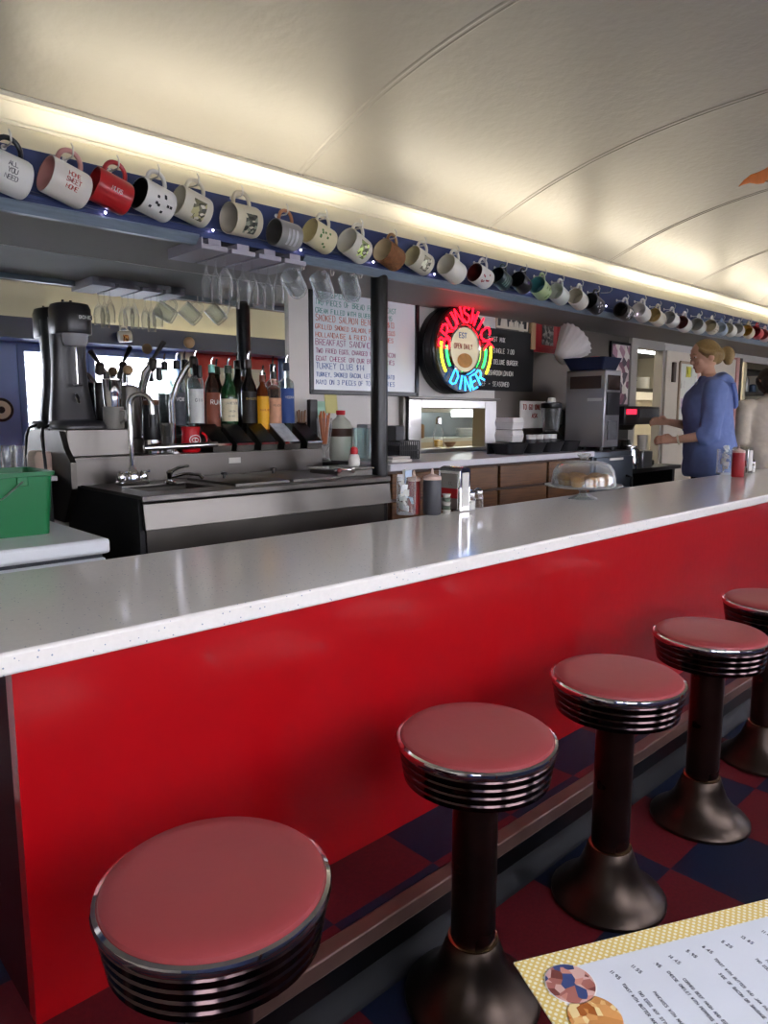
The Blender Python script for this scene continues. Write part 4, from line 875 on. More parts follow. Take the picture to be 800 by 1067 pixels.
framed('dark framed photo collage left of the doorway', a.x, c.x, PY(648, 424, YM).z, PY(648, 357, YM).z, blackpaint, cells('collage_photo', ['#c9b3b4', '#7a4a5c', '#d8d0c4', '#4a3a48', '#a87c8a', '#e0d8d2'], 16), .022)
# sticky notes on the wall below the whiteboard
a = PY(345, 421, YM)
tag(B().loft([[(a.x-.045, YM-.003, a.z-.05), (a.x+.04, YM-.003, a.z-.05), (a.x+.035, YM-.003, a.z+.055), (a.x-.05, YM-.003, a.z+.055)], [(a.x-.045, YM-.012, a.z-.05), (a.x+.04, YM-.010, a.z-.05), (a.x+.035, YM-.004, a.z+.055), (a.x-.05, YM-.004, a.z+.055)]]).build('sticky_note', mat('yellow_paper', '#d8d08a', .7)), 'yellow sticky note on the wall under the whiteboard', 'note')
a = PY(334, 424, YM)
tag(B().box(a.x-.03, a.x+.03, YM-.006, YM-.002, a.z-.06, a.z+.03).build('sticky_note', mat('mint_paper', '#a8cdb4', .7)), 'mint green note on the wall left of the yellow one', 'note')

# ---------------------------------------------------------------- back counter and its cabinets
BZ = .985; BYF = 2.50; BX0, BX1 = 2.38, 4.24
tag(B().box(BX0, BX1, BYF-.02, YM-.002, BZ-.035, BZ).build('back_counter', mat('pale_back_counter', '#c9c7cc', .25, var=.05, scale=30), bevel=.004), 'pale worktop on brown cabinets under the neon sign', 'worktop')
edges = [BX0+.02, 2.86, PY(520, 500, BYF).x, PY(571, 490, BYF).x, BX1-.005]
for i in range(4):
    a, c = edges[i], edges[i+1]
    t = thing('wooden_cabinet', 'brown wooden cabinet under the back counter, '+['beside the black column', 'second from the column, behind the napkin dispenser', 'third from the column', 'last one before the steel cooler'][i], 'cabinet', ((a+c)/2, 2.8, PL), 0, 'brown cabinets under the back counter')
    B().box(a+.001, c-.001, BYF+.02, YM-.005, PL, BZ-.037).build('carcass', mat('dark_cabinet_wood', '#3a2417', .5, var=.2), t)
    B().box(a+.012, c-.012, BYF, BYF+.02, BZ-.175, BZ-.05).build('drawer', wood, t, bevel=.004)
    B().box(a+.012, c-.012, BYF, BYF+.02, PL+.05, BZ-.19).build('door', wood, t, bevel=.004)
# steel cooler right of it
fx0, fx1 = BX1+.01, 4.78
t = thing('steel_cooler', 'grey steel under counter cooler behind the cake dome', 'cooler', ((fx0+fx1)/2, 2.75, PL))
cst = mat('blue_grey_steel', '#6d747d', .32, .9, var=.12, scale=5)
B().box(fx0, fx1, 2.50, YM-.005, PL, .975).build('body', cst, t, bevel=.006)
B().box(fx0+.02, fx1-.02, 2.48, 2.50, PL+.08, .94).build('door', cst, t, bevel=.006)
B().box(fx0+.18, fx0+.36, 2.475, 2.481, .915, .93).build('label_plate', white, t)
B().tube([(fx0+.42, 2.48, .80), (fx0+.42, 2.44, .79), (fx0+.42, 2.44, .66), (fx0+.42, 2.48, .65)], .010, 8).build('handle', black, t)
tag(B().box(4.80, 5.62, 2.52, YM-.005, .80, .83).box(4.82, 4.86, 2.56, 3.04, PL, .80).box(5.56, 5.60, 2.56, 3.04, PL, .80).build('work_table', mat('dark_table_metal', '#2a2b2d', .4, .6), bevel=.003), 'dark metal work table by the doorway', 'table')

# ---------------------------------------------------------------- pass-through window
pt = thing('pass_window', 'steel framed serving hatch to the kitchen below the neon sign', 'serving hatch', (3.48, YM-.03, .985))
b = B()
for a in ((3.07, 3.178, .987, 1.315), (3.792, 3.91, .987, 1.315), (3.178, 3.792, 1.262, 1.315), (3.178, 3.792, .987, 1.012)): b.box(a[0], a[1], YM-.05, YM+.06, a[2], a[3])
b.build('frame', mat('bright_steel_frame', '#bdbbb8', .3, 1, var=.08), pt, bevel=.004)
B().box(3.05, 3.93, YM-.07, YM-.002, 1.315, 1.33).build('top_ledge', steel, pt, bevel=.003)
B().box(3.03, 3.055, YM-.04, YM-.002, .99, 1.33).build('side_pipe', steel, pt, bevel=.006)
# behind the hatch and the doorway: the kitchen
kw = mat('kitchen_wall', '#cfc4ac', .5, var=.06)
struct(B().box(2.2, X1, 5.2, 5.3, PL, 2.6).build('wall_kitchen_back', kw))
struct(B().box(2.1, 2.2, WT, 5.3, PL, 2.6).build('wall_kitchen_left', kw))
struct(B().box(2.1, X1, WT, 5.3, 2.4, 2.5).build('ceiling_kitchen', white))
struct(B().box(8.98, 9.06, WT+.2, 5.2, PL, 2.4).build('wall_kitchen_middle', kw))
for i, (x, y, l) in enumerate(((4.9, 4.0, 1.2), (7.6, 3.7, 1.2))):
    t = thing('kitchen_lamp', ['ceiling lamp in the kitchen behind the hatch', 'ceiling lamp in the kitchen behind the doorway'][i], 'lamp', (x, y, 2.33))
    B().box(x-l/2, x+l/2, y-.08, y+.08, 2.36, 2.40).build('housing', white, t)
    B().box(x-l/2+.02, x+l/2-.02, y-.07, y+.07, 2.33, 2.36).build('diffuser', mat('lit_kitchen_diffuser', '#fff2da', .5, em=26, var=.02), t)
# things seen through the hatch
t = thing('kitchen_shelf', 'lit steel shelf seen through the serving hatch', 'shelf', (4.6, 4.3, 1.0))
B().box(3.6, 6.4, 4.2, 4.6, .99, 1.02).build('shelf_board', mat('pale_shelf', '#cfd4d0', .4), t); B().box(4.3, 6.4, 4.21, 4.55, 1.245, 1.62).build('hood', mat('pale_hood', '#b9bdba', .4), t)
B().box(4.3, 6.4, 4.56, 4.60, 1.02, 1.245).build('back_panel', mat('grey_back_panel', '#8f9698', .35, .3), t)
B().box(4.78, 5.22, 4.19, 4.21, 1.205, 1.25).build('lamp_strip', mat('lit_strip', '#eef6f6', .5, em=7), t)
B().box(3.7, 3.75, 4.25, 4.3, PL, .99).build('leg', steel, t); B().box(6.3, 6.35, 4.25, 4.3, PL, .99).build('leg', steel, t)
tag(B().box(4.47, 4.72, 3.60, 3.64, PL, 1.6).build('cream_panel', cream), 'cream panel at the right inside the hatch', 'panel')
hx_ = PY(478, 465, 3.14).x
t = thing('syrup_bottle', 'clear dispenser bottle with silver top standing in the serving hatch', 'bottle', (3.42, 3.12, 1.015))
B().lathe([(.032, 0), (.036, .005), (.034, .09), (.022, .13), (.016, .15)], (3.42, 3.12, 1.015), seg=20).build('bottle_body', glass, t)
B().lathe([(.018, .148), (.022, .152), (.02, .185), (.008, .195)], (3.42, 3.12, 1.015), seg=16).build('silver_top', chrome, t)
B().lathe([(.028, .004), (.030, .045), (0, .05)], (3.42, 3.12, 1.015), seg=16).build('contents', mat('yellow_contents', '#d8b04a', .5, var=.3, scale=40), t)
t = thing('hatch_bowl', 'small brown bowl in the serving hatch right of the dispenser bottle', 'bowl', (3.52, 3.11, 1.015))
B().lathe([(.02, 0), (.04, .03), (.038, .03), (.018, .005), (0, .004)], (3.52, 3.11, 1.015), seg=20).build('bowl', mat('brown_bowl', '#9a7450', .5), t)

tag(B().box(3.75, 4.25, 4.60, 4.66, 1.02, 1.75).build('mint_panel', mat('mint_panel', '#c4d6c8', .5)), 'pale mint panel deep inside the hatch at its left', 'panel')
for k in range(6): tag(B().lathe([(.05, 0), (.10, .012), (.098, .014), (.04, .004)], (5.15, 4.35, 1.021+.013*k), seg=24).build('dinner_plate', mat('white_plate', '#e4e2dc', .3)), ['lowest', 'second', 'third', 'fourth', 'fifth', 'topmost'][k]+' white plate of the stack inside the hatch, counted upward', 'plate', 'plates stacked inside the hatch')
tag(B().lathe([(.05, 0), (.06, .01), (.06, .11), (.05, .12), (.02, .122)], (4.50, 4.35, 1.021), seg=20).build('brown_crock', mat('brown_bowl', '#9a7450', .5)), 'brown crock on the shelf inside the hatch', 'crock')
# ---------------------------------------------------------------- things on the back counter
p = PY(338, 475, 2.75)
t = thing('sundae_glass', 'tall footed glass with orange straws left of the juice jug', 'glass', (2.30, 2.86, .985))
gx = PY(338, 450, 2.86).x; t.location = (gx, 2.86, .985)
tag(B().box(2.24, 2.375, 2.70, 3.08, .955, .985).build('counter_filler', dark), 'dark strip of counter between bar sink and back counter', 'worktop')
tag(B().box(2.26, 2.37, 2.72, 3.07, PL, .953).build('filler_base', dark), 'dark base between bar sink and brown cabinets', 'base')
B().lathe([(.030, .001), (.032, .005), (.008, .02), (.008, .05), (.025, .08), (.038, .16), (.040, .22), (.0385, .22), (.035, .16), (.02, .085), (0, .08)], (gx, 2.86, .985), seg=24).build('glass_bowl', glass, t)
osr = mat('orange_stirrers', '#c8703c', .5, var=.3, scale=30)
for i in range(8):
    a = 2*PI*i/8; B().tube([(gx+.008*math.cos(a), 2.86+.008*math.sin(a), 1.075), (gx+.026*math.cos(a), 2.86+.026*math.sin(a), 1.22+.01*(i % 3))], .0045, 6).build('stirrer', osr, t)
gx = PY(355, 450, 2.90).x
t = thing('juice_jug', 'plastic jug with red cap and brown label below the sticky notes', 'jug', (gx, 2.90, .985))
B().lathe([(.055, .001), (.06, .01), (.06, .17), (.05, .20), (.022, .225), (.02, .24)], (gx, 2.90, .985), seg=28).build('jug_body', mat('milky_plastic', '#b9bcae', .25, var=.1, trans=.0), t)
B().lathe([(.022, .236), (.024, .24), (.024, .258), (.01, .26)], (gx, 2.90, .985), seg=18).build('cap', mat('red_cap', '#c5202a', .4), t)
B().lathe([(.0605, .125), (.061, .126), (.061, .165), (.0605, .166)], (gx, 2.90, .985), seg=28).build('paper_label', mat('dark_brown_label', '#4a2a1e', .5, var=.3, scale=30), t)
gx2 = PY(373, 450, 2.80).x
t = thing('water_pitcher', 'clear glass water pitcher with handle right of the red capped jug', 'pitcher', (gx2, 2.76, .985))
B().lathe([(.045, .001), (.05, .006), (.055, .17), (.053, .17), (.047, .01), (0, .008)], (gx2, 2.76, .985), seg=28).build('pitcher_body', thin_glass('aqua_glass', '#eef6f4', .55), t)
B().tube([(gx2+.05, 2.745, 1.145), (gx2+.09, 2.735, 1.13), (gx2+.088, 2.735, 1.05), (gx2+.048, 2.745, 1.02)], .007, 8).build('handle', thin_glass('aqua_glass'), t)
gx3 = PY(383, 460, 2.92).x
tag(B().box(gx3-.02, gx3+.06, 2.90, 2.99, .985, 1.17).build('napkin_box', mat('grey_box', '#8c8d92', .5), bevel=.006), 'grey box mostly hidden behind the black column', 'box')
a = PY(411, 458, 2.98)
tag(B().box(a.x-.02, a.x+.05, 2.95, 3.03, .985, 1.16).build('dark_canister', mat('charcoal_canister', '#3a3b3f', .45), bevel=.006), 'charcoal canister right of the black column', 'canister')
a = PY(414, 472, 2.70); c = PY(434, 470, 2.70)
t = thing('wire_basket', 'small black basket of papers right of the black column', 'basket', ((a.x+c.x)/2, 2.74, .985))
bb = mat('black_wire', '#17171a', .5)
b = B().box(a.x, c.x, 2.68, 2.80, .986, .992)
for i in range(11): q = a.x+(c.x-a.x)*i/10; b.box(q-.003, q+.003, 2.68, 2.684, .99, 1.085); b.box(q-.003, q+.003, 2.796, 2.80, .99, 1.085)
for zz in (1.03, 1.08): b.box(a.x, c.x, 2.678, 2.684, zz, zz+.006); b.box(a.x, c.x, 2.796, 2.802, zz, zz+.006); b.box(a.x-.003, a.x+.003, 2.68, 2.80, zz, zz+.006); b.box(c.x-.003, c.x+.003, 2.68, 2.80, zz, zz+.006)
b.build('basket', bb, t)
B().box(a.x+.01, c.x-.01, 2.69, 2.79, .993, 1.06).build('papers', mat('dark_papers', '#2b2c30', .6), t)
for k in range(2):
    a = PY(410, 485-4*k, 2.58)
    tag(B().obox((a.x+.03, 2.60+.01*k, .992+.014*k), (.14, .10, .012), RZ(.1*k)).build('order_pad', mat('pale_pad_%d' % k, ['#d8d4c8', '#b9b4a8'][k], .7)), ['pale order pad lying lowest right of the black column', 'greyish order pad on top of the pale one'][k], 'pad')
# to-go boxes
styro = mat('white_styrofoam', '#dcdad8', .7, var=.02)
a = PY(516, 452, 2.72).x; c = PY(545, 452, 2.60).x
for k, (lab) in enumerate(('white foam takeout box, lower one of two on the cutlery tray', 'white foam takeout box, upper one of two on the cutlery tray')):
    z = 1.055+.075*k+.004; w = (c-a)
    t = thing('takeout_box', lab, 'box', ((a+c)/2, 2.66, z), 0, 'foam takeout boxes')
    xc, yc, hw, hd = (a+c)/2, 2.66, w/2, .07
    q = lambda s, zz: [(xc-hw*s, yc-hd*s, zz), (xc+hw*s, yc-hd*s, zz), (xc+hw*s, yc+hd*s, zz), (xc-hw*s, yc+hd*s, zz)]
    B().loft([q(.86, z), q(.98, z+.035), q(1.0, z+.037)]).build('box_base', styro, t, bevel=.004)
    B().loft([q(1.0, z+.038), q(.98, z+.042), q(.88, z+.070)]).build('box_lid', styro, t, bevel=.004)
# black cutlery tray with compartments
a = PY(516, 468, 2.68).x; c = PY(602, 468, 2.60).x
t = thing('cutlery_tray', 'black tray of rounded compartments on the back counter', 'tray', ((a+c)/2, 2.75, BZ))
trm = mat('black_tray_plastic', '#1a1b1e', .4)
n = 4; w = (c-a)/n
for i in range(n):
    x0_, x1_ = a+w*i+.004, a+w*(i+1)-.004
    B().loft([sq(x0_+.02, x1_-.02, 2.585, 2.715, BZ+.001, r=.03), sq(x0_+.004, x1_-.004, 2.57, 2.73, BZ+.05, r=.03), sq(x0_, x1_, 2.565, 2.735, BZ+.066, r=.03), sq(x0_+.006, x1_-.006, 2.572, 2.728, BZ+.066, r=.03), sq(x0_+.02, x1_-.02, 2.59, 2.71, BZ+.012, r=.03)]).build('compartment', trm, t)
B().box(a, c, 2.735, 2.745, BZ, BZ+.066).build('rear_rail', trm, t)
# creamer cups standing in the tray
for i, u in enumerate((553, 561, 568, 575)):
    x = PY(u, 455, 2.65).x
    t = thing('portion_cup', ['first clear portion cup from the takeout boxes', 'second clear portion cup from the takeout boxes', 'third clear portion cup from the takeout boxes', 'fourth clear portion cup, nearest the blender'][i]+', in the black tray', 'cup', (x, 2.65, BZ+.013), 0, 'portion cups in the black tray')
    B().lathe([(.024, 0), (.026, .004), (.031, .10), (.0295, .10), (.024, .006), (0, .005)], (x, 2.65, BZ+.013), seg=18).build('cup', mat('pale_cup', '#c9c9c6', .3, var=.1), t)
    B().lathe([(.0303, .03), (.0308, .032), (.032, .07), (.0312, .072)], (x, 2.65, BZ+.013), seg=18).build('dark_band', mat('dark_cup_print', '#3a3a3c', .5, var=.9, scale=60), t)
# paper sign on the wall
a, c = PY(541, 430, YM), PY(567, 430, YM)
ps = thing('paper_sign', 'white paper sign with red handwriting above the takeout boxes', 'sign', ((a.x+c.x)/2, YM-.01, 1.1))
z1_, z0_ = PY(554, 418, YM).z, PY(554, 446, YM).z
B().box(a.x, c.x, YM-.008, YM-.002, z0_, z1_).build('sheet', mat('white_paper', '#dcd8d2', .7), ps)
b = B(); write(b, 'TO GO ONLY', (a.x+.03, YM-.009, z1_-.06), (1, 0, 0), (0, 0, 1), .035, .003, wide=.5, gap=.2); write(b, 'ASK', (a.x+.14, YM-.009, z1_-.12), (1, 0, 0), (0, 0, 1), .03, .003); b.build('handwriting', mat('red_ink', '#a84a44', .6), ps)
# blender
bx_ = PY(577, 440, 2.85).x
t = thing('blender', 'blender with clear jar and black lid left of the ice machine', 'blender', (bx_, 2.98, BZ))
yy = 2.93
bx_ = PY(574, 440, yy).x; t.location = (bx_, yy, BZ)
B().loft([sq(bx_-.085, bx_+.085, yy-.085, yy+.08, BZ, r=.03), sq(bx_-.08, bx_+.08, yy-.08, yy+.078, BZ+.06, r=.03), sq(bx_-.05, bx_+.05, yy-.05, yy+.05, BZ+.115, r=.03)]).build('motor_base', black, t, bevel=.003)
B().lathe([(.05, .115), (.054, .12), (.072, .285), (.070, .285), (.052, .125), (0, .122)], (bx_, yy, BZ), seg=28).build('jar', thin_glass('blender_jar', '#eef1f1', .6), t)
B().lathe([(.074, .283), (.077, .29), (.074, .318), (.04, .325)], (bx_, yy, BZ), seg=28).build('lid', black, t)
B().lathe([(.028, .322), (.030, .33), (.026, .355), (.01, .358)], (bx_, yy, BZ), seg=18).build('lid_plug', white, t)
B().tube([(bx_+.065, yy-.02, BZ+.27), (bx_+.105, yy-.03, BZ+.265), (bx_+.102, yy-.03, BZ+.17), (bx_+.056, yy-.02, BZ+.145)], .011, 8).build('handle', black, t)

# ---------------------------------------------------------------- ice machine with tray and paper filters on top
mx0, mx1, my0, my1 = 4.45, 4.66, 2.545, 2.85
mz0, mz1 = 1.0, 1.525
stm = mat('grey_machine_steel', '#9b9a9c', .3, .85, var=.08, scale=4)
t = thing('ice_machine', 'tall steel dispenser machine with keypad on the back counter', 'dispenser', ((mx0+mx1)/2, 2.8, .975))
B().box(mx0, mx1, my0, my1, mz0+.0, mz1).build('body', stm, t, bevel=.008)
B().box(mx0-.004, mx0, my0+.03, my0+.27, 1.40, 1.485).build('side_window', mat('smoked_window', '#3b302c', .2), t)
B().box(mx0-.004, mx0, my0+.02, my0+.13, 1.315, 1.335).build('maker_plate', mat('pale_plate', '#c8c8c8', .4), t)
B().box(mx0+.03, mx1-.02, my0-.006, my0, 1.39, 1.49).build('front_window', mat('smoked_window', '#3b302c', .2), t)
B().box(mx0+.025, mx1-.02, my0-.008, my0, 1.22, 1.375).build('control_panel', mat('dark_panel', '#232327', .35), t)
B().box(mx0+.05, mx1-.04, my0-.009, my0, 1.05, 1.18).build('keypad', mat('grey_keypad', '#58585c', .4, var=.3, scale=70), t)
for x in (mx0+.02, mx1-.03):
    for y in (my0+.03, my1-.05): B().cyl((x, y, .976), .015, 0, .026, 12).build('foot', black, t)
tx0 = mx0-.02
t = thing('blue_tray', 'navy blue plastic tray with a red lid on the steel dispenser', 'tray', (4.55, 2.8, mz1))
nav = mat('navy_plastic', '#15203c', .4)
B().loft([sq(mx0+.005, mx1+.0, 2.58, 2.83, mz1+.001, r=.02), sq(mx0-.03, mx1+.012, 2.545, 2.87, mz1+.085, r=.02), sq(mx0-.024, mx1+.006, 2.553, 2.862, mz1+.085, r=.02), sq(mx0+.012, mx1-.006, 2.59, 2.82, mz1+.01, r=.02)]).build('bin', nav, t)
B().lathe([(.05, 0), (.055, .01), (.04, .025), (.01, .03)], (4.55, 2.68, mz1+.07), seg=24).build('lid', mat('red_cap', '#c5202a', .4), t)
# stacked paper filters: a ruffled fan
cf = PY(592, 366, 2.90)
t = thing('paper_filters', 'fan shaped stack of white coffee filters leaning on the blue tray', 'coffee filters', (cf.x, 2.92, mz1+.05))
rings = []
d = (PY(606, 343, 2.86)-PY(582, 372, 2.92)).normalized(); xx = Vector((0, -1, 0)).cross(d).normalized(); nn = d.cross(xx)
c0 = PY(583, 374, 2.92)
for k in range(7):
    s = k/6; rad = .055+.095*s; h = .20*s
    rings.append([c0+d*h+(xx*math.cos(a)+nn*math.sin(a)*.8)*(rad*(1+.05*s*math.cos(18*a))) for a in [2*PI*j/72 for j in range(72)]])
for k in range(3):
    s = (5-2*k)/6; rad = .05+.085*s; h = .20*s
    rings.append([c0+d*h+(xx*math.cos(a)+nn*math.sin(a)*.8)*(rad*(1+.05*s*math.cos(18*a))) for a in [2*PI*j/72 for j in range(72)]])
B().loft(rings).build('filter_stack', mat('filter_paper', '#d6d0cc', .8, var=.04, scale=40), t, sharp=80)
# coffee brewer beside the machine
cbx = PY(662, 440, 2.62).x
t = thing('coffee_brewer', 'black coffee brewer with a red light beside the blonde person', 'coffee maker', (cbx, 2.75, .83))
x0_, x1_ = PY(648, 440, 2.62).x, PY(684, 440, 2.62).x
B().box(x0_, x1_, 2.62, 2.98, .831, .875).build('base', black, t, bevel=.008)
B().box(x0_+.02, x1_-.02, 2.84, 2.98, .875, 1.16).build('column', black, t, bevel=.006)
B().box(x0_, x1_, 2.60, 2.98, 1.15, 1.285).build('head', mat('charcoal_head', '#2c2b2e', .3), t, bevel=.01)
B().box(x0_+.02, x0_+.16, 2.594, 2.601, 1.225, 1.262).build('red_light', mat('lit_red_display', '#d8243c', .3, em=1.5), t)
B().box(x0_+.2, x1_-.02, 2.592, 2.601, 1.20, 1.265).build('control_panel', mat('grey_panel', '#4a4c52', .4, var=.4, scale=50), t)
B().lathe([(.05, 1.11), (.07, 1.15), (.05, 1.152)], ((x0_+x1_)/2-.06, 2.70, 0), seg=20).build('filter_basket', dsteel, t)
B().lathe([(.06, 0), (.075, .02), (.078, .08), (.05, .14), (.045, .16)], ((x0_+x1_)/2-.06, 2.71, .877), seg=24).build('carafe', thin_glass('coffee_carafe', '#4a3226', .5), t)
tag(B().lathe([(.045, 0), (.05, .01), (.05, .16), (.04, .17), (.02, .172)], (x0_-.09, 2.70, .976), seg=20).build('steel_canister', dsteel), 'small dull steel canister between the dispenser and the coffee brewer', 'canister')

# ---------------------------------------------------------------- doorway, far right wall
jm = mat('grey_door_trim', '#a5a098', .4)
struct(B().box(DX0-.10, DX0+.008, YM-.03, YM+.06, PL, DZ1+.08).box(DX1-.008, DX1+.03, YM-.02, YM+.06, PL, DZ1+.05).box(DX0+.008, DX1-.008, YM-.03, YM+.06, DZ1-.008, DZ1+.08).build('trim_21', jm), 'grey trim around the kitchen doorway')
cd = B().box(DX1+.04, 7.98, YM-.035, YM-.003, PL, 1.80).build('door_2', mat('cream_door_paint', '#d9cfbd', .4, var=.04), bevel=.004); struct(cd, 'wide cream sliding door')
struct(B().box(7.98, 8.05, YM-.05, YM-.003, PL, 1.82).build('trim_22', mat('pink_edge_trim', '#d8a29a', .4)), 'pink edge trim right of the cream door')
struct(B().box(8.05, 8.15, YM-.04, YM-.002, PL, 1.82).build('trim_23', mat('dark_edge_trim', '#3a3330', .5)))
a, c = PY(703, 400, YM), PY(732, 400, YM)
t = thing('notice_board', 'framed board of pinned notices on the cream door', 'notice board', ((a.x+c.x)/2, YM-.04, 1.1))
z0_, z1_ = PY(718, 428, YM).z-.1, PY(718, 379, YM).z
B().box(a.x, c.x, YM-.045, YM-.037, z0_, z1_).build('board', mat('pale_board', '#d9dccf', .5), t)
b = B()
for q in ((a.x-.015, a.x+.01, z0_, z1_), (c.x-.01, c.x+.015, z0_, z1_), (a.x, c.x, z1_-.012, z1_+.012), (a.x, c.x, z0_-.012, z0_+.012)): b.box(q[0], q[1], YM-.05, YM-.036, q[2], q[3])
b.build('frame', mat('tan_frame', '#a9957c', .5), t)
rn = random.Random(5); cols = ['#e0ddd2', '#d8b4a8', '#b9c8b0', '#d8cf5c', '#c9b7c4', '#b8a694']
for k in range(14):
    x = rn.uniform(a.x+.03, c.x-.12); z = rn.uniform(z0_+.03, z1_-.11)
    B().box(x, x+rn.uniform(.06, .11), YM-.0462-.0004*k, YM-.0455, z, z+rn.uniform(.06, .10)).build('pinned_note', mat('note_%d' % (k % 6), cols[k % 6], .7, var=.4, scale=30), t)
B().lathe([(.03, 0), (.03, .004), (0, .005)], (a.x+.17, YM-.052, z1_-.08), FM, 16).build('yellow_badge', mat('badge_yellow', '#d8d23c', .5), t)
a = PY(697, 378, YM)
tag(B().box(a.x-.02, a.x+.03, YM-.06, YM-.036, 1.52, 1.70).build('door_latch', mat('brown_latch', '#4a3a30', .4), bevel=.004), 'dark brown latch block on the edge of the cream door', 'latch')
# kitchen seen through the doorway
t = thing('range_hood', 'lit kitchen hood and shelf seen through the doorway', 'hood', (8.4, 4.6, 1.5))
HZ = PY(678, 366, 3.94).z; TZ = PY(678, 405, 3.94).z
B().box(7.2, 8.8, 3.95, 4.6, HZ, HZ+.25).build('hood', steel, t, bevel=.01)
B().box(7.22, 8.78, 3.935, 3.95, HZ-.03, HZ).build('lamp_strip', mat('lit_strip', '#eef6f6', .5, em=7), t)
B().box(7.2, 8.8, 4.58, 4.62, .9, HZ).build('back_splash', mat('olive_splash', '#8a866c', .4, .4), t)
t = thing('kitchen_range', 'steel kitchen range with pots seen through the doorway', 'range', (8.0, 4.2, PL))
B().box(7.2, 8.8, 3.95, 4.56, PL, TZ-.04).build('body', mat('cream_range', '#cfc8b4', .4), t, bevel=.01)
B().box(7.2, 8.8, 3.93, 4.56, TZ-.04, TZ).build('cooktop', dsteel, t)
B().box(7.25, 8.75, 3.92, 3.935, TZ-.13, TZ-.045).build('knob_panel', mat('white_enamel_panel', '#e6e2d8', .35), t)
for i, (x, c_) in enumerate(((7.55, '#e8e4da'), (7.9, '#4a4640'), (8.25, '#b8b4aa'))):
    t = thing('stock_pot', ['white pot on the left of the kitchen range', 'dark pot in the middle of the kitchen range', 'pale pot on the right of the kitchen range'][i], 'pot', (x, 4.25, TZ), 0, 'pots on the kitchen range')
    B().lathe([(.09, 0), (.1, .01), (.1, .15), (.095, .15), (.092, .012), (0, .01)], (x, 4.25, TZ), seg=24).build('pot', mat('pot_%d' % i, c_, .35), t)
    B().tube([(x-.1, 4.25, TZ+.11), (x-.14, 4.25, TZ+.12), (x-.14, 4.29, TZ+.12), (x-.1, 4.29, TZ+.11)], .008, 6).build('handle', black, t)
# dark shelves at the far right
struct(B().box(8.15, 10.5, 5.0, 5.1, PL, 2.3).build('wall_pantry', mat('dark_pantry_wall', '#26221f', .6)))
t = thing('pantry_shelf', 'dark metal shelving behind the person in beige', 'shelf', (9.2, 3.5, PL))
for z in (.9, 1.2, 1.48, 1.75): B().box(9.1, 10.5, 3.40, 3.85, z, z+.025).build('shelf_board', dsteel, t)
for x in (9.1, 10.46): B().box(x, x+.03, 3.36, 3.39, PL, 1.8).build('post', dsteel, t)
rn = random.Random(9)
for i in range(11):
    x = 9.2+.115*i; z = (1.225, 1.505)[i % 2]; h = rn.uniform(.10, .2); r = rn.uniform(.04, .055)
    tag(B().lathe([(r*.9, 0), (r, .01), (r, h*.8), (r*.7, h*.95), (r*.2, h)], (x, 3.52, z+.001), seg=18).build('storage_tin', mat('tin_%d' % (i % 4), ['#8a8f94', '#3b4a5e', '#6d6660', '#b0b0ac'][i % 4], .35, .5)), ['first', 'second', 'third', 'fourth', 'fifth', 'sixth', 'seventh', 'eighth', 'ninth', 'tenth', 'eleventh'][i]+' tin from the left on the dark pantry shelves', 'tin', 'tins on the dark shelves')
# ---------------------------------------------------------------- condiments on the counter
packet = [mat('sugar_packet_%d' % k, c, .6, var=.12, scale=40) for k, c in enumerate(('#f4f5f6', '#eef1f4', '#f2efe8', '#b9cbe0'))]
def packet_jar(p, label, r=.040, h=.105, seedv=1):
    t = thing('packet_jar', label, 'jar', p, 0, 'glass jars of sugar packets')
    B().lathe([(r*.94, .001), (r, .005), (r, h), (r*.97, h), (r*.96, .007), (0, .006)], p, seg=28).build('glass_jar', glass, t)
    rn = random.Random(seedv)
    for k in range(16):
        a = rn.uniform(0, 2*PI); q = rn.uniform(.15, .55)*r; z = .025+(h-.02)*k/13 if k < 13 else h+.012
        M = RZ(rn.uniform(0, 6)) @ RX(rn.uniform(.9, 2.0)) @ RY(rn.uniform(-.6, .6))
        c = Vector(p)+Vector((q*math.cos(a), q*math.sin(a), z))
        B().obox(c, (.034, .026, .005), M).build('sugar_packet', packet[k % 4], t, bevel=.0018)
    return t
def squeeze(p, label, body, r=.026, h=.125):
    t = thing('squeeze_bottle', label, 'bottle', p)
    B().lathe([(r*.94, .001), (r, .006), (r, h*.84), (r*.95, h*.88), (r*.8, h*.90)], p, seg=28).build('bottle_body', body, t)
    capm = mat('cream_pink_cap', '#d0b4a8', .45)
    B().lathe([(r*1.0, h*.885), (r*1.02, h*.90), (r*.98, h*.96), (r*.5, h*1.0), (.006, h*1.03), (.003, h*1.16), (.001, h*1.165)], p, seg=28).build('nozzle_cap', capm, t)
def shaker(p, label, fill):
    t = thing('shaker', label, 'shaker', p)
    B().lathe([(.018, .001), (.020, .004), (.020, .045), (.0165, .058), (.0165, .06), (.0, .06)], p, seg=20).build('glass_body', glass, t)
    B().lathe([(.0165, .005), (.0178, .008), (.0178, .038), (0, .04)], p, seg=20).build('contents', fill, t)
    B().lathe([(.0175, .058), (.0185, .062), (.018, .072), (.010, .080), (0, .081)], p, seg=20).build('metal_cap', chrome, t)
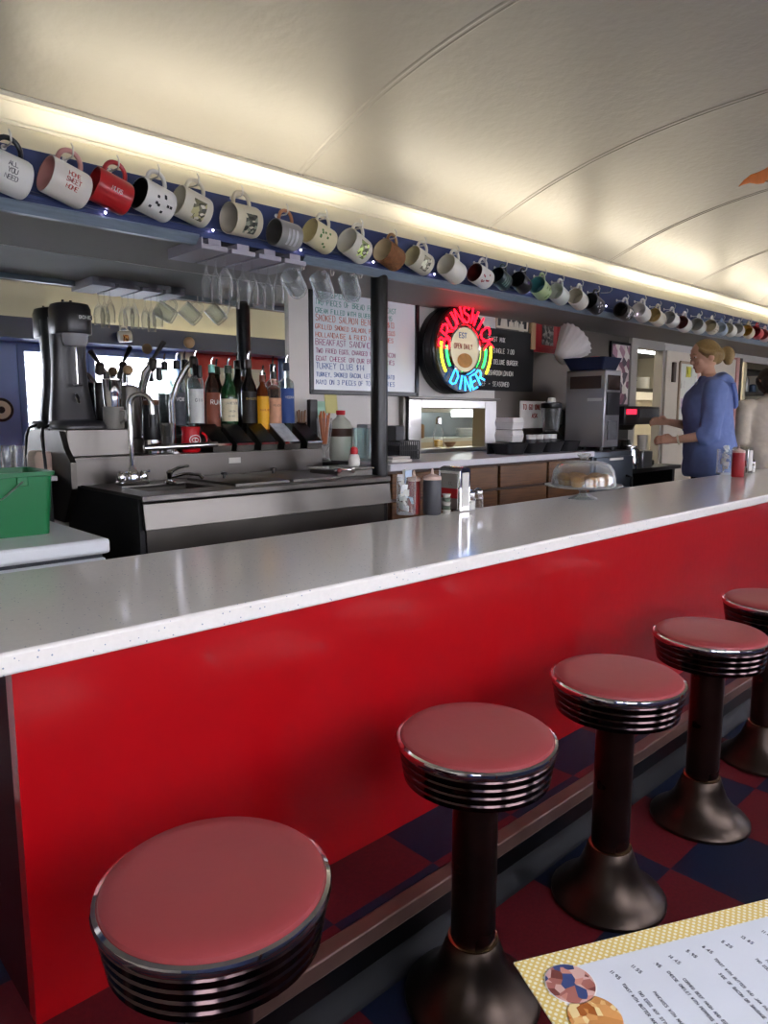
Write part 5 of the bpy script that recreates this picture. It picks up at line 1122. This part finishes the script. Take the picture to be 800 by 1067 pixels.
def dispenser(p, rz, label, w=.085, d=.10, h=.150):
    t = thing('napkin_dispenser', label, 'napkin dispenser', p, rz)
    K = dict(world=False)
    n = 9; side = lambda y: [(-w/2, y, .003), (w/2, y, .003), (w/2, y, h*.9)]+[(w/2*math.cos(PI*i/n), y, h*.9+h*.1*math.sin(PI*i/n)) for i in range(1, n)]+[(-w/2, y, h*.9)]
    B().loft([side(-d/2), side(d/2)]).build('chrome_shell', chrome, t, bevel=.002, **K)
    B().box(-w/2+.012, w/2-.012, -d/2-.003, -d/2, .02, h*.88).build('face_plate', mat('white_napkin_face', '#d4d2cc', .5), t, bevel=.002, **K)
    B().box(-w/2-.001, -w/2, -d*.40, d*.40, .01, h*.85).build('side_plate', mat('brushed_side', '#b4b2ae', .3, 1), t, **K)
    B().box(-w/2-.002, -w/2-.001, -d*.40, d*.40, h*.30, h*.52).build('red_band', mat('red_band', '#9c1c22', .4), t, **K)
    b = B(); write(b, 'CC', (-w/2-.0022, .0, h*.60), (0, -1, 0), (0, 0, 1), .012, .001); b.build('lettering', mat('grey_print', '#6c6862', .5), t, **K)
dz = lambda u, v: PZ(u, v, Zc)
packet_jar(dz(423, 536), 'glass jar of white sugar packets nearest the bar sink', r=.036, h=.142, seedv=4)
squeeze(dz(437, 536)+Vector((.0, .03, 0)), 'red ketchup squeeze bottle tucked between packet jar and dark bottle', mat('ketchup_red', '#7a1d1c', .4), r=.024, h=.140)
squeeze(dz(450, 536), 'dark grey squeeze bottle beside the chrome napkin dispenser', mat('dark_sauce', '#3d3d42', .4), r=.034, h=.148)
nd = dz(478, 533)
dispenser((nd.x+.012, nd.y+.035, Zc), .0, 'chrome napkin dispenser with white face beside the dark bottle', w=.062, d=.11, h=.172)
# jelly tub stack
a = dz(464, 535)
t = thing('jelly_rack', 'short rack of stacked jelly tubs before the napkin dispenser', 'jelly rack', a+Vector((-.012, 0, 0)))
t.location = (a.x-.008, a.y-.012, Zc)
for k in range(5):
    B().lathe([(.012, .001), (.016, .012), (.017, .013), (.017, .0145), (0, .015)], (a.x-.008, a.y-.012, Zc+.0155*k), seg=18).build('jelly_tub', mat('jelly_tub_%d' % (k % 2), ['#c9c6bc', '#5e6a5c'][k % 2], .35), t)
shaker(dz(490, 532), 'white salt shaker with metal cap right of the napkin dispenser', mat('salt', '#e2e0da', .8))
shaker(dz(497, 530)+Vector((.012, .005, 0)), 'pepper shaker with metal cap, rightmost of the nearer condiments', mat('pepper', '#6d5a4c', .8, var=.5, scale=90))
# far set
packet_jar(dz(755, 494), 'wide glass jar of packets in the far condiment set', r=.052, h=.155, seedv=9)
squeeze(dz(768, 497), 'red ketchup squeeze bottle in the far condiment set', mat('ketchup_bright', '#a3262c', .4), r=.036, h=.165)
q = dz(776, 494)
dispenser((q.x+.02, q.y+.03, Zc), .0, 'white faced napkin dispenser in the far condiment set', w=.08, d=.10, h=.17)
shaker(dz(783, 492), 'small shaker at the right end of the far condiment set', mat('salt', '#e2e0da', .8))

# ---------------------------------------------------------------- cake stand, dome, muffins
cs = dz(607, 520); cs.z = Zc
t = thing('cake_stand', 'footed glass cake stand with ruffled edge holding muffins', 'cake stand', cs)
fg = thin_glass('pressed_glass', '#eef2f0', .6)
PH = .055
B().lathe([(.062, .001), (.064, .004), (.040, .014), (.018, .024), (.014, .034), (.024, .046), (.05, PH-.004), (.02, PH-.002)], cs, seg=36).build('foot', fg, t)
def ruffle(r, z, amp): return [cs+Vector(((r+amp*math.cos(16*a))*math.cos(a), (r+amp*math.cos(16*a))*math.sin(a), z)) for a in [2*PI*j/96 for j in range(96)]]
B().loft([ruffle(.05, PH, 0), ruffle(.140, PH, 0), ruffle(.163, PH+.004, .003), ruffle(.166, PH+.010, .004), ruffle(.158, PH+.009, .003), ruffle(.138, PH+.005, 0), ruffle(.01, PH+.004, 0)]).build('plate', fg, t)
pz = Zc+PH+.006
dome = thing('glass_dome', 'clear glass dome with knob over the muffins', 'dome', (cs.x, cs.y, pz))
dp = [(.136, 0), (.139, .003), (.137, .03), (.130, .065), (.112, .092), (.080, .105), (.035, .109)]
B().lathe(dp+[(r-.003, z-.002) for r, z in reversed(dp)], (cs.x, cs.y, pz), seg=48).build('bell', thin_glass('dome_glass', '#f6f8f8', .45), dome)
B().lathe([(.014, .108), (.012, .116), (.022, .124), (.030, .134), (.028, .140), (.0, .142)], (cs.x, cs.y, pz), seg=24).build('knob', fg, dome)
crumb = mat('muffin_crumb', '#a9773c', .8, var=.5, scale=70, bump=.6, bscale=60)
liner = mat('paper_liner', '#b48a58', .7, var=.08)
rn = random.Random(2)
MP = [(-.085, -.02), (-.045, -.065), (.005, -.085), (.06, -.06), (.092, -.005), (-.055, .045), (.02, .03), (.05, .075), (-.02, .088)]
for k, (x, y) in enumerate(MP):
    p = (cs.x+x, cs.y+y, pz)
    t = thing('muffin', ['golden muffin at the left rim of the plate', 'chocolate chip muffin left of the plate front', 'golden muffin at the very front of the plate', 'chip muffin right of the plate front', 'golden muffin at the right rim of the plate', 'muffin in the left back of the plate', 'muffin in the middle of the plate', 'muffin in the right back of the plate', 'muffin at the very back of the plate'][k]+' under the dome', 'muffin', p, 0, 'muffins under the dome')
    B().lathe([(.020+.0012*(j % 2), .0) for j in (0,)]+[(.021, .001), (.027, .028), (.0255, .028)], p, seg=24).build('paper_liner', liner, t)
    B().lathe([(.024, .02), (.030, .028), (.0315, .034), (.028, .043), (.017, .050), (0, .052)], p, seg=20).build('muffin_top', crumb, t)
    if k in (1, 3, 6):
        for q in range(5):
            a = rn.uniform(0, 6.28); B().ell((p[0]+.022*math.cos(a), p[1]+.022*math.sin(a), p[2]+.042), (.004, .004, .003), 8, 6).build('chocolate_chip', mat('dark_chip', '#2a1510', .5), t)

# ---------------------------------------------------------------- menu on the table by the camera
MZ = .776; sc = (1.22-MZ)/.45
c0 = EYE + Vector((.446*sc, .317*sc, MZ-1.22))
e1 = Vector((.899, -.438, 0)); e2 = Vector((-.438, -.899, 0))
mn = thing('paper_menu', 'laminated menu with yellow polka dot border lying in the near corner', 'menu', c0)
LW, LH = .30, .42
MB = Matrix((e1, -e2, Vector((0, 0, 1)))).transposed()   # local x along e1, local y = -e2 (towards the counter)
def mp_(x, y, z): return (c0.x+e1.x*x+e2.x*y, c0.y+e1.y*x+e2.y*y, MZ+z)
def rectm(x0, x1, y0, y1, z0, z1): return B().loft([[mp_(x0, y0, z0), mp_(x1, y0, z0), mp_(x1, y1, z0), mp_(x0, y1, z0)], [mp_(x0, y0, z1), mp_(x1, y0, z1), mp_(x1, y1, z1), mp_(x0, y1, z1)]])
def dots():
    M = bpy.data.materials.new('yellow_dotted_paper'); M.use_nodes = True; n = M.node_tree; p = n.nodes['Principled BSDF']
    t_ = n.nodes.new('ShaderNodeTexCoord'); m_ = n.nodes.new('ShaderNodeMapping'); m_.inputs['Rotation'].default_value = (0, 0, math.radians(26+45)); m_.inputs['Scale'].default_value = (230, 230, 1)
    n.links.new(t_.outputs['Object'], m_.inputs[0]); v = n.nodes.new('ShaderNodeTexVoronoi'); v.inputs['Randomness'].default_value = 0; v.inputs['Scale'].default_value = 1; v.voronoi_dimensions = '2D'
    n.links.new(m_.outputs[0], v.inputs['Vector']); r_ = n.nodes.new('ShaderNodeValToRGB'); r_.color_ramp.interpolation = 'LINEAR'
    e = r_.color_ramp.elements; e[0].position = .28; e[0].color = lin('#efe8cc'); e[1].position = .36; e[1].color = lin('#dcc06a')
    n.links.new(v.outputs['Distance'], r_.inputs[0]); n.links.new(r_.outputs[0], p.inputs['Base Color']); p.inputs['Roughness'].default_value = .3
    return M
rectm(0, LW, 0, LH, 0, .0016).build('border_sheet', dots(), mn)
rectm(.019, LW-.019, .019, LH-.019, .0016, .0019).build('page', mat('menu_page', '#d3d6da', .3, var=.02), mn)
def ellm(cx_, cy_, r, m_, name):
    B().loft([[mp_(cx_+r*math.cos(a), cy_+r*math.sin(a), z) for a in [2*PI*j/40 for j in range(40)]] for z in (.0019, .0023)]).build(name, m_, mn)
def food(name, cols, sc_):
    M = bpy.data.materials.new(name); M.use_nodes = True; n = M.node_tree; p = n.nodes['Principled BSDF']
    t_ = n.nodes.new('ShaderNodeTexCoord'); no = n.nodes.new('ShaderNodeTexVoronoi'); no.inputs['Scale'].default_value = sc_; n.links.new(t_.outputs['Object'], no.inputs['Vector'])
    s_ = n.nodes.new('ShaderNodeSeparateColor'); n.links.new(no.outputs['Color'], s_.inputs[0]); r_ = n.nodes.new('ShaderNodeValToRGB'); r_.color_ramp.interpolation = 'CONSTANT'
    el = r_.color_ramp.elements; el[0].color = lin(cols[0]); el[1].position = .75; el[1].color = lin(cols[-1])
    for k, c in enumerate(cols[1:-1]): q = el.new((k+1)*.75/(len(cols)-1)); q.color = lin(c)
    n.links.new(s_.outputs[0], r_.inputs[0]); n.links.new(r_.outputs[0], p.inputs['Base Color']); p.inputs['Roughness'].default_value = .3; return M
def place(u, v): 
    q = PZ(u, v, MZ+.002)-c0; return q.dot(e1), q.dot(e2)
x1_, y1_ = place(594, 1025); x2_, y2_ = place(620, 1060)
ellm(x1_, y1_, .0200, mat('photo_rim', '#e6e4de', .4), 'photo_rim')
ellm(x1_, y1_, .0192, food('food_photo_plate', ['#a8685c', '#d0a89c', '#3c4a78', '#7a4038', '#c98a78'], 130), 'food_photo')
for k, o in enumerate([o for o in mn.children if o.name.startswith('food_photo')]): o.location.z = .0004
ellm(x2_, y2_, .0200, food('food_photo_fries', ['#c98a4c', '#e0b070', '#a8602c', '#d89a5a', '#e8cf94'], 150), 'food_photo')
ink = mat('menu_ink', '#55565c', .5)
rn = random.Random(11)
cols_ = [(.075, 3), (.095, 2), (.117, 1), (.142, 2), (.162, 0), (.182, 2), (.202, 0), (.222, 2)]
k = 0
for xx_ in (.068, .088, .107, .124, .142, .158, .178, .198, .220, .245):
    b = B(); write(b, '%d.%d5' % (rn.randint(4, 14), rn.randint(2, 9)), mp_(xx_, .032, .0021), tuple(e1*.25+e2*.97), tuple(e1*.97-e2*.25), .0032, .00028, wide=.6, gap=.25); b.build('price', ink, mn)
words = ['TOAST WITH BUTTER AND JAM', 'TWO EGGS ANY STYLE, HOME FRIES', 'PANCAKES WITH MAPLE SYRUP', 'CHEESE OMELET WITH PEPPERS', 'CORNED BEEF HASH AND EGGS', 'SIDE OF BACON OR SAUSAGE']
for j, xx_ in enumerate((.070, .077, .088, .112, .119, .150, .158, .190, .197, .228, .236)):
    y0_ = (.046, .056, .060)[j % 3]
    b = B(); write(b, words[j % 6]+' '+words[(j+2) % 6]+' '+words[(j+4) % 6], mp_(xx_, y0_, .0021), tuple(e2), tuple(e1), .0026, .00024, wide=.55, gap=.2); b.build('menu_line', ink, mn)
tb = thing('booth_table', 'pale table under the menu at the near corner', 'table', (c0.x+.05, -.15, 0))
B().box(.10, .95, -.62, .105, MZ-.032, MZ-.0005).build('table_top', mat('pale_laminate', '#c8c2b6', .3), tb, bevel=.004)
B().cyl((.52, -.26, 0), .035, .02, MZ-.03, 20).build('pedestal', chrome, tb)
B().lathe([(.22, 0), (.22, .01), (.05, .04), (.035, .05)], (.52, -.26, 0), seg=32).build('foot', black, tb)

# ---------------------------------------------------------------- orange leaf decoration hanging from the vault
a = PY(770, 194, 1.35); c = PY(806, 181, 1.35)
d = (c-a)
t = thing('paper_fish', 'orange paper leaf decoration hanging from the ceiling at the right edge', 'decoration', a)
orm = mat('orange_paper', '#c06a2c', .6, var=.35, scale=14)
prof = [(0, .001), (.12, .010), (.3, .018), (.5, .026), (.7, .032), (.9, .028), (1.1, .016), (1.25, .022), (1.4, .034)]
upv = Vector((0, 0, 1)); nrm = Vector((0, 1, 0))
B().loft([[a+d*s+upv*(h*math.sin(q)+.010*math.sin(7*s)+.02*s)+nrm*(.004*math.cos(q)) for q in [2*PI*j/12 for j in range(12)]] for s, h in prof]).build('leaf', orm, t)
B().tube([a+d*.8+upv*.04, a+d*.8+upv*(vz(1.35)-(a+d*.8).z-.003)], .0012, 5).build('hanging_thread', mat('thread', '#b8b4aa', .6), t)
B().tube([a+d*.62-upv*.012, a+d*.9-upv*.03, a+d*1.2-upv*.028], [.002, .004, .003], 6).build('stalk', mat('brown_stalk', '#6a3c24', .6), t)
# ---------------------------------------------------------------- people
def ering(c, a, b_, n=24, ty=0):           # horizontal ellipse ring (a along x, b along y), optional forward tilt
    c = Vector(c); return [c+Vector((a*math.cos(2*PI*j/n), b_*math.sin(2*PI*j/n), ty*a*math.cos(2*PI*j/n))) for j in range(n)]
def hand(b, wrist, d, side, curl=1.0, pd=Vector((0, 0, -1))):
    """palm, four unequal bent fingers and a thumb, growing from the wrist along d; palm faces pd"""
    d = d.normalized(); n_ = (pd-d*pd.dot(d)).normalized(); w = d.cross(n_)*side
    pc = wrist+d*.045
    ring = lambda t, hw, hh: [wrist+d*t+w*(hw*math.cos(2*PI*j/14))+n_*(hh*math.sin(2*PI*j/14)) for j in range(14)]
    b.loft([ring(-.01, .024, .019), ring(.02, .030, .017), ring(.05, .038, .015), ring(.085, .039, .013), ring(.092, .034, .010)])
    for k, (o, L) in enumerate(((-.029, .062), (-.0097, .074), (.0097, .070), (.029, .054))):
        p = wrist+d*.078+w*o; a = 0; pts = [p]; 
        for seg_, fr in enumerate((.45, .32, .23)):
            a += curl*(.35 if seg_ == 0 else .55)
            p = p+(d*math.cos(a)+n_*math.sin(a)+w*o*1.2)*(L*fr+.008*(seg_ == 0)); pts.append(p)
        b.tube(pts, [.0092, .0088, .0080, .0066], 10)
    th = wrist+d*.028-w*.026
    b.tube([th, th+(-w*.8+d*.6+n_*.3).normalized()*.034, th+(-w*.6+d*.8+n_*.5).normalized()*.060, th+(-w*.3+d*1.0+n_*.7).normalized()*.078], [.012, .0105, .0095, .007], 10)
def person(name, label, loc, rz, s, cols, L, Rr, lean=0, shoulder=.185, hem=.60, bun=True, hood=True, width=1.0, headyaw=0, headpitch=.12, sleeve=.35, girth=1.0):
    t = thing(name, label, 'person', loc, rz)
    skin = mat('skin_'+cols[0], cols[0], .5, var=.06, scale=12)
    K = dict(world=False)
    def T(p):                                # lean of the upper body about the hips, then scale
        p = Vector(p); h = max(0, p.z-.80); p.x += lean*h + lean*.3*h*h; p.z -= abs(lean)*.25*h*h; return p*s
    def TB(b):
        for i in range(len(b.v)): b.v[i] = T(b.v[i])
        return b
    W_ = width
    b = B()
    # legs and feet
    for q in (1, -1):
        b.tube([(-.01, q*.085*W_, .84), (.0, q*.09*W_, .70), (.015, q*.085*W_, .46), (-.01, q*.085*W_, .28), (-.025, q*.08*W_, .07)], [.088, .080, .056, .052, .036], 18)
        b.ell((.045, q*.085*W_, .035), (.115, .043, .034), 16, 10)
    # trunk and neck
    b.loft([ering((-.0, 0, .76), .10, .150*W_), ering((-.005, 0, .86), .112, .165*W_), ering((.0, 0, 1.00), .100, .135*W_), ering((.005, 0, 1.12), .105, .145*W_), ering((.0, 0, 1.22), .105, .165*W_), ering((-.008, 0, 1.285), .085, .165*W_), ering((-.012, 0, 1.33), .062, .09*W_), ering((-.005, 0, 1.36), .050, .054), ering((.010, 0, 1.42), .049, .050)])
    # arms
    arms = []
    for (E_, Wt, dv, curl), q in ((L, 1), (Rr, -1)):
        S_ = Vector((-.01, q*shoulder*W_, 1.265)); E_ = Vector(E_); Wt = Vector(Wt)
        b.tube([S_+Vector((0, -q*.05, .0)), S_, S_.lerp(E_, .5), E_, E_.lerp(Wt, .35), Wt], [.05, .052, .045, .037, .036, .025], 16)
        hand(b, Wt, Vector(dv), q, curl, Vector((0, -q*.8, -.6)))
        arms.append((S_, E_, Wt))
    # head with face
    hc = Vector((.015, 0, 1.490)); hs = len(b.v)
    h = B()
    h.ell((0, 0, .012), (.098, .076, .100), 28, 18); h.ell((.036, 0, -.055), (.062, .054, .056), 24, 14)
    h.tube([(.088, 0, .012), (.104, 0, -.012), (.112, 0, -.028), (.094, 0, -.036)], [.008, .0105, .0125, .009], 12)   # nose
    h.ell((.088, 0, .026), (.012, .045, .010), 14, 8)                                                           # brow
    h.ell((.092, 0, -.057), (.010, .022, .006), 12, 8); h.ell((.090, 0, -.067), (.010, .019, .006), 12, 8)             # lips
    h.ell((.074, 0, -.092), (.024, .024, .018), 14, 8)                                                          # chin
    for q in (1, -1):
        h.ell((.060, q*.040, -.028), (.028, .022, .024), 14, 8)                                                   # cheek
        h.ell((-.008, q*.077, -.008), (.020, .009, .032), 14, 10, RX(-q*.15))                                      # ear
    HM = RZ(headyaw) @ RY(headpitch)
    for v in h.v: v.xyz = HM @ v + hc
    b.v += h.v; b.f += [[i+hs for i in f] for f in h.f]; b.m += h.m
    TB(b).build('body', skin, t, remesh=.0065, smooth=2, **K)
    # eyes, mouth line
    eb = B(); 
    for q in (1, -1):
        eb = B(); eb.ell(HM @ Vector((.0815, q*.031, .008))+hc, (.009, .012, .0055), 14, 10); TB(eb).build('eye', mat('eye_white', '#b8aca2', .3), t, **K)
        eb = B(); eb.ell(HM @ Vector((.0915, q*.0315, .008))+hc, (.003, .0055, .0055), 12, 8); TB(eb).build('iris', mat('dark_iris', '#2a1c16', .2), t, **K)
        eb = B(); eb.tube([HM @ Vector((.092, q*.016, .028))+hc, HM @ Vector((.091, q*.032, .033))+hc, HM @ Vector((.080, q*.048, .027))+hc], .003, 6); TB(eb).build('eyebrow', mat('brow_'+cols[2], cols[2], .8), t, **K)
    eb = B(); eb.ell(HM @ Vector((.098, 0, -.062))+hc, (.006, .020, .005), 12, 8); TB(eb).build('lips', mat('lip_colour', '#a85c54', .5), t, **K)
    # top
    c = B(); top = mat('cloth_'+cols[1], cols[1], .85, var=.14, scale=22, bump=.25, bscale=14)
    g = .022
    c.loft([ering((-.005, 0, hem), .135*girth, .185*W_), ering((-.005, 0, hem+.02), .145*girth, .195*W_), ering((-.01, 0, .84), .150*girth, .198*W_), ering((.0, 0, .98), .135*girth, .172*W_), ering((.012, 0, 1.12), .142*girth, .178*W_), ering((.0, 0, 1.22), .130*girth, .190*W_), ering((-.012, 0, 1.285), .102, .175*W_), ering((-.012, 0, 1.33), .074, .095*W_), ering((-.006, 0, 1.352), .060, .064)])
    for S_, E_, Wt in arms:
        cuff = E_.lerp(Wt, sleeve); q = 1 if S_.y > 0 else -1
        c.tube([S_+Vector((0, -q*.07, .0)), S_, S_.lerp(E_, .3), S_.lerp(E_, .7), E_, E_.lerp(Wt, sleeve*.5), cuff], [q_*(.5+.5*girth) for q_ in (.066, .072, .069, .064, .060, .056, .050)], 18)
        c.tube([S_.lerp(E_, .85)+Vector((0, 0, .015)), E_+Vector((-.005, 0, -.004))], [.066, .062], 18)
    if hood:
        c.ell((-.105, 0, 1.245), (.062, .125, .120), 22, 14, RY(-.25)); c.ell((-.075, 0, 1.325), (.070, .108, .048), 22, 12, RY(.35)); c.ell((-.125, 0, 1.165), (.048, .085, .065), 18, 10)
    else:
        c.tube([(.058*math.cos(a)-.006, .064*math.sin(a), 1.352-.01*math.cos(a)) for a in [2*PI*j/20 for j in range(20)]], .012, 8, True)
    # soft folds
    rn = random.Random(len(label))
    TB(c); 
    o = c.build('hoodie' if hood else 'sweater', top, t, remesh=.011, smooth=4, **K)
    tx = bpy.data.textures.new('folds', 'CLOUDS'); tx.noise_scale = .085
    dm = o.modifiers.new('folds', 'DISPLACE'); dm.texture = tx; dm.strength = .020 if hood else .010; dm.mid_level = .5
    if hood:
        for q in (1, -1): 
            z = B().tube([T((.075, q*.05, 1.31)), T((.118, q*.05, 1.22)), T((.152, q*.045, 1.08))], .004, 6); z.build('drawstring', mat('pale_cord', '#c8ccd8', .7), t, **K)
        c = B(); c.tube([(-.14+.05*math.sin(k*PI/10)*0-.035*math.sin(k*PI/10), .118*math.cos(k*PI/10), 1.30-.17*math.sin(k*PI/10)) for k in range(11)], .016, 10); TB(c).build('hood_rim', top, t, smooth=1, **K)
    # trousers
    c = B(); tr = mat('trousers_'+cols[3], cols[3], .8, var=.12)
    c.loft([ering((-.005, 0, .70), .122, .172*W_), ering((-.005, 0, .80), .126, .178*W_), ering((0, 0, .92), .112, .150*W_)])
    for q in (1, -1): c.tube([(-.01, q*.085*W_, .82), (.0, q*.09*W_, .70), (.015, q*.085*W_, .46), (-.01, q*.085*W_, .28), (-.025, q*.08*W_, .07)], [.105, .096, .074, .066, .062], 18)
    TB(c).build('trousers', tr, t, remesh=.012, smooth=3, **K)
    for q in (1, -1):
        c = B(); c.ell((.045, q*.085*W_, .042), (.128, .052, .042), 18, 10); c.box(-.07, .165, q*.085*W_-.048, q*.085*W_+.048, .0, .016); TB(c).build('shoe', black, t, **K)
    # hair
    hm = mat('hair_'+cols[2], cols[2], .5, var=.35, scale=30, stretch=(8, 8, 1.5), bump=.35, bscale=50)
    c = B()
    c.ell((-.014, 0, .022), (.099, .084, .099), 28, 18, RY(-.25))
    if bun:
        c.ell((-.07, 0, -.005), (.055, .070, .070), 22, 14)
        c.tube([(-.085, 0, .012), (-.125, 0, .008), (-.150, 0, -.006)], [.026, .024, .034], 14)
        c.ell((-.158, 0, -.020), (.046, .046, .058), 22, 14); c.ell((-.148, 0, -.062), (.032, .034, .036), 18, 10)
        for q in (1, -1): c.tube([(.060, q*.058, .060), (.035, q*.078, .030), (-.02, q*.083, .012), (-.08, q*.06, .004)], [.012, .016, .018, .02], 10)
    else:
        c.ell((-.045, 0, -.035), (.078, .088, .105), 24, 16); c.ell((-.055, 0, -.11), (.055, .080, .06), 20, 12)
        for q in (1, -1): c.tube([(.05, q*.06, .05), (.02, q*.085, .0), (.0, q*.085, -.07), (-.02, q*.07, -.12)], [.015, .022, .026, .02], 10)
    for v in c.v: v.xyz = HM @ v + hc
    TB(c).build('hair', hm, t, remesh=.006, smooth=3, **K)
    if bun:
        c = B(); c.tube([HM @ Vector((-.112, .028*math.cos(a), .006+.028*math.sin(a)))+hc for a in [2*PI*j/16 for j in range(16)]], .006, 8, True); TB(c).build('hair_tie', mat('dark_hair_tie', '#3a2a20', .7), t, **K)
        S_, E_, Wt = arms[0]; ax = (Wt-E_).normalized(); x_, y_ = frame_from(ax); wc = E_.lerp(Wt, .9)
        c = B(); c.tube([wc+x_*.031*math.cos(a)+y_*.031*math.sin(a) for a in [2*PI*j/20 for j in range(20)]], .007, 8, True); TB(c).build('wristwatch', mat('cream_watch_band', '#d8d2b4', .4), t, **K)
    return t
w = PY(741, 420, 2.16)
person('person', 'person with blonde tied hair in a blue hoodie working at the coffee maker', (w.x, 2.16, PL), math.radians(122), 1.0, ('#c79a80', '#6b7db0', '#8f7446', '#17181c'),
       ((.03, .225, .935), (.245, .165, .895), (1, -.1, .05), .9), ((.06, -.215, .985), (.255, -.11, 1.02), (1, .15, .1), .8), lean=.05, hem=.635, headyaw=.25, headpitch=.22, width=1.22, girth=1.2)
w2 = PY(808, 440, 2.03)
person('person', 'person with dark hair in a beige sweater seen from behind at the right edge', (w2.x, 2.03, PL), math.radians(50), .91, ('#b98a72', '#cdc0ae', '#2a1a12', '#2b2b30'),
       ((.02, .275, .93), (.20, .17, .96), (.8, -.5, .1), .9), ((.02, -.275, .93), (.20, -.17, .96), (.8, .5, .1), .9), lean=.16, hem=.62, bun=False, hood=False, width=1.3, headpitch=.35, sleeve=.25)
# what the blonde person handles
q = PY(679, 458, 2.46)
t = thing('steaming_pitcher', 'shiny steel milk pitcher below the coffee maker at the blonde person\'s hands', 'pitcher', (q.x, 2.55, .83))
B().lathe([(.045, .001), (.05, .006), (.052, .07), (.040, .12), (.043, .17), (.041, .17), (.037, .12), (.046, .012), (0, .01)], (q.x-.11, 2.56, .83), seg=24).build('body', chrome, t)
B().tube([(q.x-.13, 2.52, .99), (q.x-.14, 2.485, .97), (q.x-.14, 2.485, .88), (q.x-.13, 2.515, .86)], .006, 8).build('handle', chrome, t)
q = PY(684, 440, 2.46)
tag(B().lathe([(.03, 0), (.034, .004), (.042, .11), (.040, .11), (.032, .008), (0, .006)], (q.x, 2.56, .965), seg=22).build('paper_cup', mat('white_paper_cup', '#d8d2c6', .6), loc=(q.x, 2.56, .965)), 'white paper cup at the far hand of the blonde person', 'cup')
tag(B().box(q.x-.06, q.x+.09, 2.52, 2.60, .83, .96).build('grey_steel_box', mat('mid_steel', '#8a8d92', .3, .9, var=.2, scale=9), bevel=.01), 'small steel box under the white paper cup', 'box')
